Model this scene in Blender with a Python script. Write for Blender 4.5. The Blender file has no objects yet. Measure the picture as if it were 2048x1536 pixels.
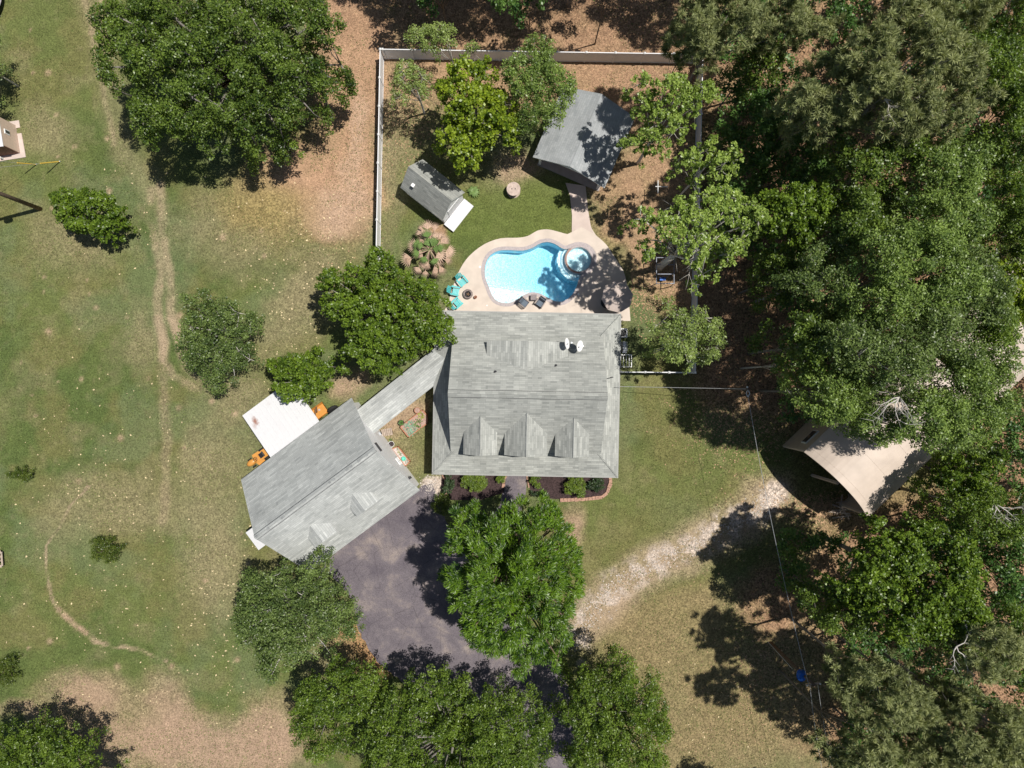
import bpy, bmesh, math, random
import numpy as np
from mathutils import Vector, Matrix, Quaternion
random.seed(7); RNG = np.random.default_rng(7)
R = math.radians
# ------------------------------------------------------------------ camera, sky, sun
sc = bpy.context.scene
C = sc.collection
S, H = 0.044, 62.5           # metres per photo pixel on the ground, camera height
cam_d = bpy.data.cameras.new('camera'); cam = bpy.data.objects.new('camera', cam_d); C.objects.link(cam)
cam.location = (0, 0, H); cam.rotation_euler = (0, 0, 0)
cam_d.sensor_width = 36; cam_d.lens = 36*(H/S)/2048; cam_d.clip_end = 6000; cam_d.clip_start = 0.5
sc.camera = cam
SUN_EL, SUN_AZ = 69.0, 74.3
w = bpy.data.worlds.new('World'); sc.world = w; w.use_nodes = True
nt = w.node_tree; bg = nt.nodes['Background']
sky = nt.nodes.new('ShaderNodeTexSky'); sky.sky_type = 'NISHITA'; sky.sun_disc = False
sky.sun_elevation = R(SUN_EL); sky.sun_rotation = R(SUN_AZ)
nt.links.new(sky.outputs[0], bg.inputs[0]); bg.inputs[1].default_value = 0.058
sd = bpy.data.lights.new('sun', 'SUN'); sun = bpy.data.objects.new('sun', sd); C.objects.link(sun)
sd.energy = 5.0; sd.angle = R(0.53); sd.color = (1.0, 0.955, 0.88)
sv = Vector((math.cos(R(SUN_EL))*math.sin(R(SUN_AZ)), math.cos(R(SUN_EL))*math.cos(R(SUN_AZ)), math.sin(R(SUN_EL))))
sun.rotation_euler = sv.to_track_quat('Z', 'Y').to_euler(); sun.location = (0, 0, 50)
sc.view_settings.view_transform = 'Standard'; sc.view_settings.look = 'None'
sc.view_settings.exposure = 0.0; sc.view_settings.gamma = 1.0
sc.cycles.max_bounces = 8; sc.cycles.diffuse_bounces = 3; sc.cycles.transparent_max_bounces = 16

# ------------------------------------------------------------------ helpers
def P(px, py, h=0.0):
    k = S*(1-h/H)
    return Vector(((px-1024)*k, -(py-768)*k, h))
def pp(s, h=0.0):                       # "x,y x,y" -> world xy list
    return [P(*map(float, t.split(',')), h) for t in s.split()]
def tag(o, label=None, cat=None, group=None, kind=None):
    if label: o['label'] = label
    if cat: o['category'] = cat
    if group: o['group'] = group
    if kind: o['kind'] = kind
    return o
def thing(name, label, cat, loc=(0, 0, 0), rz=0.0, group=None):
    o = bpy.data.objects.new(name, None); C.objects.link(o); o.empty_display_size = .3
    o.location = loc; o.rotation_euler = (0, 0, rz)
    return tag(o, label, cat, group)
def copy_tree(o, parent=None):
    c = o.copy(); C.objects.link(c)
    if parent: c.parent = parent
    for ch in list(o.children): copy_tree(ch, c)
    return c

class MB:
    def __init__(s): s.v = []; s.f = []; s.m = []
    def add(s, vs, fs, mi=0):
        b = len(s.v); s.v += [tuple(v) for v in vs]
        for f in fs: s.f.append(tuple(b+i for i in f)); s.m.append(mi)
        return s
    def box(s, c, d, rot=None, mi=0):   # centre, full sizes
        M = rot if rot is not None else Matrix.Identity(3)
        c = Vector(c); hx, hy, hz = d[0]/2, d[1]/2, d[2]/2
        vs = [c+M@Vector((x, y, z)) for z in (-hz, hz) for y in (-hy, hy) for x in (-hx, hx)]
        return s.add(vs, [(0, 2, 3, 1), (4, 5, 7, 6), (0, 1, 5, 4), (2, 6, 7, 3), (0, 4, 6, 2), (1, 3, 7, 5)], mi)
    def tube(s, pts, rad, n=6, mi=0, cap=True):
        pts = [Vector(p) for p in pts]
        if not hasattr(rad, '__len__'): rad = [rad]*len(pts)
        vs = []
        for i, p in enumerate(pts):
            t = (pts[min(i+1, len(pts)-1)]-pts[max(i-1, 0)])
            t = t.normalized() if t.length > 1e-6 else Vector((0, 0, 1))
            a = t.cross(Vector((0, 0, 1)) if abs(t.z) < .9 else Vector((1, 0, 0))).normalized(); b = t.cross(a)
            vs += [p+(a*math.cos(2*math.pi*k/n)+b*math.sin(2*math.pi*k/n))*rad[i] for k in range(n)]
        fs = [(i*n+k, i*n+(k+1) % n, (i+1)*n+(k+1) % n, (i+1)*n+k) for i in range(len(pts)-1) for k in range(n)]
        if cap: fs += [tuple(reversed(range(n))), tuple((len(pts)-1)*n+k for k in range(n))]
        return s.add(vs, fs, mi)
    def lathe(s, prof, n=24, c=(0, 0, 0), mi=0, sx=1, sy=1):
        vs = [(c[0]+r*sx*math.cos(2*math.pi*k/n), c[1]+r*sy*math.sin(2*math.pi*k/n), c[2]+z) for r, z in prof for k in range(n)]
        fs = [(i*n+k, i*n+(k+1) % n, (i+1)*n+(k+1) % n, (i+1)*n+k) for i in range(len(prof)-1) for k in range(n)]
        return s.add(vs, fs, mi)
    def prism(s, poly, z0, z1, mi=0, mside=None):
        n = len(poly)
        if sum(poly[i][0]*poly[(i+1) % n][1]-poly[(i+1) % n][0]*poly[i][1] for i in range(n)) < 0: poly = list(poly)[::-1]
        vs = [(p[0], p[1], z0) for p in poly]+[(p[0], p[1], z1) for p in poly]
        b = len(s.v); s.v += vs
        s.f.append(tuple(b+n+i for i in range(n))); s.m.append(mi)
        s.f.append(tuple(b+i for i in reversed(range(n)))); s.m.append(mi)
        for i in range(n):
            j = (i+1) % n; s.f.append((b+i, b+j, b+n+j, b+n+i)); s.m.append(mi if mside is None else mside)
        return s
    def slab(s, vs, fs, t, mi=0, ms=1):  # thickened roof sheet: top faces mi, underside and edges ms
        vs = [Vector(v) for v in vs]; n = len(vs); b = len(s.v)
        s.v += [tuple(v) for v in vs]+[(v.x, v.y, v.z-t) for v in vs]
        ed = {}
        for f in fs:
            s.f.append(tuple(b+i for i in f)); s.m.append(mi)
            s.f.append(tuple(b+n+i for i in reversed(f))); s.m.append(ms)
            for i in range(len(f)):
                e = (f[i], f[(i+1) % len(f)]); ed[e] = 1
        for (i, j) in list(ed):
            if (j, i) not in ed:
                s.f.append((b+j, b+i, b+n+i, b+n+j)); s.m.append(ms)
        return s
    def build(s, name, mats, parent=None, smooth=False, uv=False, loc=None):
        me = bpy.data.meshes.new(name); me.from_pydata([tuple(v) for v in s.v], [], s.f)
        if not isinstance(mats, (list, tuple)): mats = [mats]
        for m in mats: me.materials.append(m)
        me.polygons.foreach_set('material_index', [min(i, len(mats)-1) for i in s.m])
        if smooth: me.polygons.foreach_set('use_smooth', [True]*len(me.polygons))
        me.update()
        if uv:
            ul = me.uv_layers.new(name='uv')
            for p in me.polygons:
                nrm = p.normal; u = Vector((0, 0, 1)).cross(nrm)
                u = u.normalized() if u.length > 1e-3 else Vector((1, 0, 0)); v = nrm.cross(u)
                for li in p.loop_indices:
                    co = me.vertices[me.loops[li].vertex_index].co
                    ul.data[li].uv = (co.dot(u), co.dot(v))
        o = bpy.data.objects.new(name, me); C.objects.link(o)
        if parent: o.parent = parent
        if loc is not None: o.location = loc
        return o
def rot(z=0, x=0, y=0): return (Matrix.Rotation(z, 3, 'Z')@Matrix.Rotation(y, 3, 'Y')@Matrix.Rotation(x, 3, 'X'))
def smooth_loop(pts, k=4):              # closed Catmull-Rom
    n = len(pts); out = []
    for i in range(n):
        a, b, c, d = pts[(i-1) % n], pts[i], pts[(i+1) % n], pts[(i+2) % n]
        for j in range(k):
            t = j/k
            out.append(0.5*((2*b)+(c-a)*t+(2*a-5*b+4*c-d)*t*t+(3*b-a-3*c+d)*t**3))
    return out
def offset_loop(pts, d):
    n = len(pts); out = []
    A = sum(pts[i].x*pts[(i+1) % n].y-pts[(i+1) % n].x*pts[i].y for i in range(n))
    sg = 1 if A > 0 else -1
    for i in range(n):
        t = (pts[(i+1) % n]-pts[i-1]); t.z = 0; t.normalize()
        out.append(pts[i]+Vector((t.y, -t.x, 0))*d*sg)
    return out
def inside(poly, X, Y):
    q = np.array([(p[0], p[1]) for p in poly]); r = np.zeros(X.shape, bool); n = len(q)
    for i in range(n):
        x1, y1 = q[i]; x2, y2 = q[(i+1) % n]
        if y1 == y2: continue
        r ^= ((y1 > Y) != (y2 > Y)) & (X < (x2-x1)*(Y-y1)/(y2-y1)+x1)
    return r
def edge_dist(poly, X, Y, closed=True):
    q = np.array([(p[0], p[1]) for p in poly]); d = np.full(X.shape, 1e9); n = len(q)
    for i in range(n if closed else n-1):
        x1, y1 = q[i]; x2, y2 = q[(i+1) % n]; dx, dy = x2-x1, y2-y1
        L = dx*dx+dy*dy+1e-12; t = np.clip(((X-x1)*dx+(Y-y1)*dy)/L, 0, 1)
        d = np.minimum(d, np.hypot(X-x1-t*dx, Y-y1-t*dy))
    return d
_lat = RNG.random((256, 256))
def vnoise(X, Y, s, o=0):
    x = X/s+37.1*o+500; y = Y/s+91.7*o+500; xi = np.floor(x).astype(int); yi = np.floor(y).astype(int)
    fx = x-xi; fy = y-yi; fx = fx*fx*(3-2*fx); fy = fy*fy*(3-2*fy)
    g = lambda a, b: _lat[a % 256, b % 256]
    return (g(xi, yi)*(1-fx)+g(xi+1, yi)*fx)*(1-fy)+(g(xi, yi+1)*(1-fx)+g(xi+1, yi+1)*fx)*fy
def fbm(X, Y, s, o=0, n=4):
    r = 0; a = 1; t = 0
    for k in range(n): r = r+a*vnoise(X, Y, s/2**k, o+k); t += a; a *= .55
    return r/t

# ------------------------------------------------------------------ materials
def mat(name, col, rough=.8, spec=.3, metal=0.0, var=0.0, vscale=3.0, bump=0.0, bscale=20.0, coord='Object'):
    m = bpy.data.materials.new(name); m.use_nodes = True; n = m.node_tree; b = n.nodes['Principled BSDF']
    b.inputs['Base Color'].default_value = (*col, 1); b.inputs['Roughness'].default_value = rough
    b.inputs['Metallic'].default_value = metal; b.inputs['Specular IOR Level'].default_value = spec
    tc = n.nodes.new('ShaderNodeTexCoord')
    if var:
        no = n.nodes.new('ShaderNodeTexNoise'); no.inputs['Scale'].default_value = vscale; no.inputs['Detail'].default_value = 6
        n.links.new(tc.outputs[coord], no.inputs['Vector'])
        cr = n.nodes.new('ShaderNodeValToRGB')
        cr.color_ramp.elements[0].position = .3; cr.color_ramp.elements[1].position = .7
        cr.color_ramp.elements[0].color = (*[max(0, c*(1-var)) for c in col], 1)
        cr.color_ramp.elements[1].color = (*[min(1, c*(1+var)) for c in col], 1)
        n.links.new(no.outputs['Fac'], cr.inputs[0]); n.links.new(cr.outputs[0], b.inputs['Base Color'])
    if bump:
        n2 = n.nodes.new('ShaderNodeTexNoise'); n2.inputs['Scale'].default_value = bscale; n2.inputs['Detail'].default_value = 4
        n.links.new(tc.outputs[coord], n2.inputs['Vector'])
        bp = n.nodes.new('ShaderNodeBump'); bp.inputs['Strength'].default_value = bump; bp.inputs['Distance'].default_value = .05
        n.links.new(n2.outputs['Fac'], bp.inputs['Height']); n.links.new(bp.outputs[0], b.inputs['Normal'])
    return m
def shingle(name, c1, c2, bw=1.1, rh=.185, cdark=.62):
    m = bpy.data.materials.new(name); m.use_nodes = True; n = m.node_tree; b = n.nodes['Principled BSDF']; L = n.links.new
    b.inputs['Roughness'].default_value = .85; b.inputs['Specular IOR Level'].default_value = .25
    uv = n.nodes.new('ShaderNodeUVMap'); uv.uv_map = 'uv'
    def brick(w_, h_, off, a, c):
        mp = n.nodes.new('ShaderNodeMapping'); mp.inputs['Location'].default_value = off; L(uv.outputs[0], mp.inputs[0])
        k = n.nodes.new('ShaderNodeTexBrick'); k.inputs['Scale'].default_value = 1; k.inputs['Brick Width'].default_value = w_
        k.inputs['Row Height'].default_value = h_; k.inputs['Mortar Size'].default_value = .010; k.inputs['Mortar Smooth'].default_value = .2
        k.offset = .37; k.offset_frequency = 3
        k.inputs['Color1'].default_value = (*a, 1); k.inputs['Color2'].default_value = (*c, 1)
        k.inputs['Mortar'].default_value = (*[x*cdark for x in a], 1); L(mp.outputs[0], k.inputs['Vector']); return k
    k1 = brick(bw, rh, (0, 0, 0), c1, c2); k2 = brick(bw*.45, rh, (.31, .0, 0), c2, c1)
    mx = n.nodes.new('ShaderNodeMix'); mx.data_type = 'RGBA'; mx.inputs[0].default_value = .45
    L(k1.outputs[0], mx.inputs[6]); L(k2.outputs[0], mx.inputs[7])
    tc = n.nodes.new('ShaderNodeTexCoord'); no = n.nodes.new('ShaderNodeTexNoise'); no.inputs['Scale'].default_value = .5; no.inputs['Detail'].default_value = 8
    L(tc.outputs['Object'], no.inputs['Vector'])
    mr = n.nodes.new('ShaderNodeMapRange'); mr.inputs[1].default_value = .3; mr.inputs[2].default_value = .7; mr.inputs[3].default_value = .86; mr.inputs[4].default_value = 1.1
    L(no.outputs['Fac'], mr.inputs[0])
    sc_ = n.nodes.new('ShaderNodeVectorMath'); sc_.operation = 'SCALE'; L(mx.outputs[2], sc_.inputs[0]); L(mr.outputs[0], sc_.inputs[3])
    L(sc_.outputs[0], b.inputs['Base Color'])
    bp = n.nodes.new('ShaderNodeBump'); bp.inputs['Strength'].default_value = .5; bp.inputs['Distance'].default_value = .02
    bw_ = n.nodes.new('ShaderNodeRGBToBW'); L(k1.outputs[0], bw_.inputs[0]); L(bw_.outputs[0], bp.inputs['Height']); L(bp.outputs[0], b.inputs['Normal'])
    return m
def boards(name, col, period=.2, depth=.25, rough=.7, axis='X', var=.08):   # siding, planks, corrugated sheet
    m = mat(name, col, rough, .3, var=var, vscale=4); n = m.node_tree; b = n.nodes['Principled BSDF']; L = n.links.new
    tc = n.nodes.new('ShaderNodeTexCoord'); wv = n.nodes.new('ShaderNodeTexWave'); wv.wave_profile = 'SAW'; wv.bands_direction = axis
    wv.inputs['Scale'].default_value = .314/period; L(tc.outputs['Object'], wv.inputs['Vector'])
    bp = n.nodes.new('ShaderNodeBump'); bp.inputs['Strength'].default_value = depth; bp.inputs['Distance'].default_value = .03
    L(wv.outputs['Fac'], bp.inputs['Height']); L(bp.outputs[0], b.inputs['Normal']); return m
def leafmat(name, ca, cb, rough=.42, trans=.28, spec=.45):
    m = bpy.data.materials.new(name); m.use_nodes = True; n = m.node_tree; b = n.nodes['Principled BSDF']; L = n.links.new
    b.inputs['Roughness'].default_value = rough; b.inputs['Specular IOR Level'].default_value = spec
    at = n.nodes.new('ShaderNodeAttribute'); at.attribute_name = 'tint'
    cr = n.nodes.new('ShaderNodeMix'); cr.data_type = 'RGBA'; L(at.outputs['Fac'], cr.inputs[0])
    cr.inputs[6].default_value = (*ca, 1); cr.inputs[7].default_value = (*cb, 1)
    L(cr.outputs[2], b.inputs['Base Color'])
    tr = n.nodes.new('ShaderNodeBsdfTranslucent')
    sc_ = n.nodes.new('ShaderNodeVectorMath'); sc_.operation = 'MULTIPLY'; L(cr.outputs[2], sc_.inputs[0]); sc_.inputs[1].default_value = (1.5, 1.5, .7)
    L(sc_.outputs[0], tr.inputs[0]); mx = n.nodes.new('ShaderNodeMixShader'); mx.inputs[0].default_value = trans
    L(b.outputs[0], mx.inputs[1]); L(tr.outputs[0], mx.inputs[2]); L(mx.outputs[0], n.nodes['Material Output'].inputs[0]); return m
M = {}
M['roof'] = shingle('grey_shingles', (.46, .47, .44), (.255, .265, .252))
M['roof2'] = shingle('pale_shingles', (.56, .575, .56), (.335, .35, .345))
M['roof3'] = shingle('blue_grey_shingles', (.40, .415, .425), (.29, .31, .32), .5, .2, .72)
M['cap'] = mat('ridge_cap', (.24, .25, .25), .8, var=.25, vscale=2.5)
M['trim'] = mat('grey_trim', (.33, .33, .32), .7)
M['white'] = mat('white_paint', (.80, .80, .80), .55, var=.03, vscale=2)
M['siding'] = boards('white_siding', (.87, .87, .88), .18, .3, .6, 'Z', .02)
M['brick'] = mat('brick_wall', (.30, .16, .12), .9, var=.35, vscale=9)
M['glass'] = mat('window_glass', (.03, .04, .05), .08, .8)
M['whitemetal'] = boards('white_metal_sheet', (.62, .62, .635), .3, .12, .4, 'X', .03)
M['tan'] = mat('tan_metal', (.56, .47, .40), .55, var=.09, vscale=.9)
M['tanwall'] = boards('tan_siding', (.52, .42, .33), .25, .25, .7, 'Y')
M['dark'] = mat('dark_metal', (.03, .03, .035), .5)
M['black'] = mat('black_plastic', (.015, .015, .018), .45)
M['steel'] = mat('galvanised_steel', (.45, .47, .5), .4, metal=.6)
M['wood'] = boards('weathered_wood', (.42, .34, .28), .12, .3, .85, 'X', .25)
M['wooddark'] = mat('brown_timber', (.17, .11, .07), .85, var=.3, vscale=6)
M['concrete'] = mat('pool_deck_concrete', (.60, .515, .445), .85, var=.09, vscale=1.1, bump=.15, bscale=30)
M['path'] = mat('path_concrete', (.56, .46, .41), .85, var=.08, vscale=1.4, bump=.15, bscale=30)
M['coping'] = mat('coping_stone', (.42, .37, .37), .7, var=.15, vscale=8)
M['slab'] = mat('slab_concrete', (.36, .31, .29), .85, var=.12, vscale=2)
M['mulch'] = mat('dark_mulch', (.055, .035, .035), .95, var=.5, vscale=8, bump=.8, bscale=30)
M['soil'] = mat('garden_soil', (.40, .27, .22), .95, var=.25, vscale=7, bump=.5, bscale=30)
M['potting'] = mat('pale_potting_mix', (.52, .45, .42), .95, var=.25, vscale=9, bump=.5, bscale=40)
M['terracotta'] = mat('brick_red', (.42, .19, .11), .85, var=.25, vscale=9)
M['salmon'] = mat('salmon_brick', (.40, .24, .175), .9, var=.35, vscale=6)
M['teal'] = mat('teal_resin', (.10, .50, .51), .45, var=.05)
M['tealpot'] = mat('teal_glaze', (.12, .55, .42), .35)
M['wicker'] = mat('dark_wicker', (.06, .055, .06), .7, var=.3, vscale=30)
M['cushion'] = mat('grey_cushion', (.13, .16, .20), .9, var=.3, vscale=22)
M['canvas'] = mat('beige_canvas', (.50, .42, .38), .9, var=.06, vscale=1.5)
M['orange'] = mat('orange_paint', (.58, .27, .06), .35, .5, var=.05)
M['yellow'] = mat('yellow_plastic', (.75, .50, .08), .5)
M['rubber'] = mat('black_rubber', (.02, .02, .02), .8)
M['blue'] = mat('blue_tarp', (.02, .14, .55), .5, var=.2, vscale=6)
M['greymetal'] = mat('grey_metal_box', (.20, .22, .28), .45, var=.4, vscale=5)
M['barkgrey'] = mat('grey_bark', (.22, .20, .18), .9, var=.3, vscale=5)
M['barkbrown'] = mat('brown_bark', (.16, .115, .085), .95, var=.35, vscale=5)
M['barkpale'] = mat('pale_bark', (.50, .47, .43), .9, var=.25, vscale=5)
M['deadfrond'] = mat('dead_frond', (.50, .36, .27), .9, var=.3, vscale=12)
M['frond'] = mat('green_frond', (.15, .23, .07), .5, var=.3, vscale=10)
M['wire'] = mat('aluminium_wire', (.55, .56, .58), .4, metal=.3)
# rust-streaked white sheet
def rusty():
    m = boards('rust_spotted_white_sheet', (.64, .64, .65), .3, .1, .4, 'X', .02); n = m.node_tree; b = n.nodes['Principled BSDF']; L = n.links.new
    tc = n.nodes.new('ShaderNodeTexCoord'); mixers = None; src = b.inputs['Base Color'].links[0].from_socket
    for (x, y, rx, ry, a) in ((-2.05, 8.15, .30, .55, .85), (-2.35, 7.8, .22, .35, .35), (-.3, 8.7, .3, .3, .08), (-.6, 6.6, .3, 1.2, .03)):
        sub = n.nodes.new('ShaderNodeVectorMath'); sub.operation = 'SUBTRACT'; L(tc.outputs['Object'], sub.inputs[0]); sub.inputs[1].default_value = (x, y, 0)
        mu = n.nodes.new('ShaderNodeVectorMath'); mu.operation = 'MULTIPLY'; L(sub.outputs[0], mu.inputs[0]); mu.inputs[1].default_value = (1/rx, 1/ry, 0)
        ln = n.nodes.new('ShaderNodeVectorMath'); ln.operation = 'LENGTH'; L(mu.outputs[0], ln.inputs[0])
        no = n.nodes.new('ShaderNodeTexNoise'); no.inputs['Scale'].default_value = 6; L(tc.outputs['Object'], no.inputs['Vector'])
        ad = n.nodes.new('ShaderNodeMath'); ad.operation = 'ADD'; L(ln.outputs['Value'], ad.inputs[0]); L(no.outputs['Fac'], ad.inputs[1])
        mr = n.nodes.new('ShaderNodeMapRange'); mr.inputs[1].default_value = .7; mr.inputs[2].default_value = 1.5; mr.inputs[3].default_value = a; mr.inputs[4].default_value = 0
        L(ad.outputs[0], mr.inputs[0]); mx = n.nodes.new('ShaderNodeMix'); mx.data_type = 'RGBA'; L(mr.outputs[0], mx.inputs[0]); L(src, mx.inputs[6])
        mx.inputs[7].default_value = (.28, .10, .05, 1); src = mx.outputs[2]
    L(src, b.inputs['Base Color']); return m
M['rusty'] = rusty()
def asphalt():
    m = bpy.data.materials.new('worn_asphalt'); m.use_nodes = True; n = m.node_tree; b = n.nodes['Principled BSDF']; L = n.links.new
    b.inputs['Roughness'].default_value = .9; b.inputs['Specular IOR Level'].default_value = .2
    tc = n.nodes.new('ShaderNodeTexCoord')
    wp = n.nodes.new('ShaderNodeTexNoise'); wp.inputs['Scale'].default_value = .45; wp.inputs['Detail'].default_value = 12; wp.inputs['Roughness'].default_value = .62; wp.inputs['Distortion'].default_value = .35
    L(tc.outputs['Object'], wp.inputs['Vector'])
    cr = n.nodes.new('ShaderNodeValToRGB'); e = cr.color_ramp.elements
    e[0].position = .34; e[0].color = (.110, .096, .112, 1); e[1].position = .72; e[1].color = (.30, .25, .225, 1)
    q = cr.color_ramp.elements.new(.52); q.color = (.155, .135, .148, 1)
    L(wp.outputs['Fac'], cr.inputs[0])
    f = n.nodes.new('ShaderNodeTexNoise'); f.inputs['Scale'].default_value = 14; f.inputs['Detail'].default_value = 6; L(tc.outputs['Object'], f.inputs['Vector'])
    mr = n.nodes.new('ShaderNodeMapRange'); mr.inputs[1].default_value = .3; mr.inputs[2].default_value = .7; mr.inputs[3].default_value = .72; mr.inputs[4].default_value = 1.28
    L(f.outputs['Fac'], mr.inputs[0]); s_ = n.nodes.new('ShaderNodeVectorMath'); s_.operation = 'SCALE'; L(cr.outputs[0], s_.inputs[0]); L(mr.outputs[0], s_.inputs[3])
    vo = n.nodes.new('ShaderNodeTexVoronoi'); vo.feature = 'DISTANCE_TO_EDGE'; vo.inputs['Scale'].default_value = .42; wz = n.nodes.new('ShaderNodeMix'); wz.data_type = 'VECTOR'; wz.inputs[0].default_value = .12
    nz = n.nodes.new('ShaderNodeTexNoise'); nz.inputs['Scale'].default_value = 1.6; nz.inputs['Detail'].default_value = 5; L(tc.outputs['Object'], nz.inputs['Vector']); L(tc.outputs['Object'], wz.inputs[4]); L(nz.outputs['Color'], wz.inputs[5]); L(wz.outputs[1], vo.inputs['Vector'])
    ck = n.nodes.new('ShaderNodeMapRange'); ck.inputs[1].default_value = .004; ck.inputs[2].default_value = .013; ck.inputs[3].default_value = .78; ck.inputs[4].default_value = 1; L(vo.outputs['Distance'], ck.inputs[0])
    s3 = n.nodes.new('ShaderNodeVectorMath'); s3.operation = 'SCALE'; L(s_.outputs[0], s3.inputs[0]); L(ck.outputs[0], s3.inputs[3])
    L(s3.outputs[0], b.inputs['Base Color']); return m
M['asphalt'] = asphalt()
def groundmat():
    m = bpy.data.materials.new('ground'); m.use_nodes = True; n = m.node_tree; b = n.nodes['Principled BSDF']; L = n.links.new
    b.inputs['Roughness'].default_value = .95; b.inputs['Specular IOR Level'].default_value = .1
    at = n.nodes.new('ShaderNodeVertexColor'); at.layer_name = 'soil'
    tc = n.nodes.new('ShaderNodeTexCoord')
    def noise(s, d=4, dist=0):
        k = n.nodes.new('ShaderNodeTexNoise'); k.inputs['Scale'].default_value = s; k.inputs['Detail'].default_value = d; k.inputs['Distortion'].default_value = dist
        k.inputs['Roughness'].default_value = .65; L(tc.outputs['Object'], k.inputs['Vector']); return k
    def mr(src, a, c, lo, hi):
        k = n.nodes.new('ShaderNodeMapRange'); k.inputs[1].default_value = a; k.inputs[2].default_value = c; k.inputs[3].default_value = lo; k.inputs[4].default_value = hi
        L(src, k.inputs[0]); return k
    f1 = mr(noise(8, 9, .8).outputs['Fac'], .36, .64, .60, 1.42); f2 = mr(noise(1.3, 5, .5).outputs['Fac'], .3, .7, .84, 1.16)
    mu = n.nodes.new('ShaderNodeMath'); mu.operation = 'MULTIPLY'; L(f1.outputs[0], mu.inputs[0]); L(f2.outputs[0], mu.inputs[1])
    # gravel and litter flecks where alpha is high
    vo = n.nodes.new('ShaderNodeTexVoronoi'); vo.inputs['Scale'].default_value = 7.5; L(tc.outputs['Object'], vo.inputs['Vector'])
    bw = n.nodes.new('ShaderNodeRGBToBW'); L(vo.outputs['Color'], bw.inputs[0])
    g = mr(bw.outputs[0], .2, .8, .45, 1.6)
    mx = n.nodes.new('ShaderNodeMix'); L(at.outputs['Alpha'], mx.inputs[0]); mx.inputs[2].default_value = 1; L(g.outputs[0], mx.inputs[3])
    m2 = n.nodes.new('ShaderNodeMath'); m2.operation = 'MULTIPLY'; L(mu.outputs[0], m2.inputs[0]); L(mx.outputs[0], m2.inputs[1])
    sc_ = n.nodes.new('ShaderNodeVectorMath'); sc_.operation = 'SCALE'; L(at.outputs['Color'], sc_.inputs[0]); L(m2.outputs[0], sc_.inputs[3])
    # hue shift between blades: towards straw
    hs = mr(noise(11, 6).outputs['Fac'], .5, .68, 0, .25); mh = n.nodes.new('ShaderNodeMix'); mh.data_type = 'RGBA'
    L(hs.outputs[0], mh.inputs[0]); L(sc_.outputs[0], mh.inputs[6]); ml = n.nodes.new('ShaderNodeVectorMath'); ml.operation = 'MULTIPLY'
    L(sc_.outputs[0], ml.inputs[0]); ml.inputs[1].default_value = (1.45, 1.2, 1.15); L(ml.outputs[0], mh.inputs[7])
    L(mh.outputs[2], b.inputs['Base Color'])
    bp = n.nodes.new('ShaderNodeBump'); bp.inputs['Strength'].default_value = .9; bp.inputs['Distance'].default_value = .06
    L(noise(9, 6, .5).outputs['Fac'], bp.inputs['Height']); L(bp.outputs[0], b.inputs['Normal']); return m
M['ground'] = groundmat()

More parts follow.
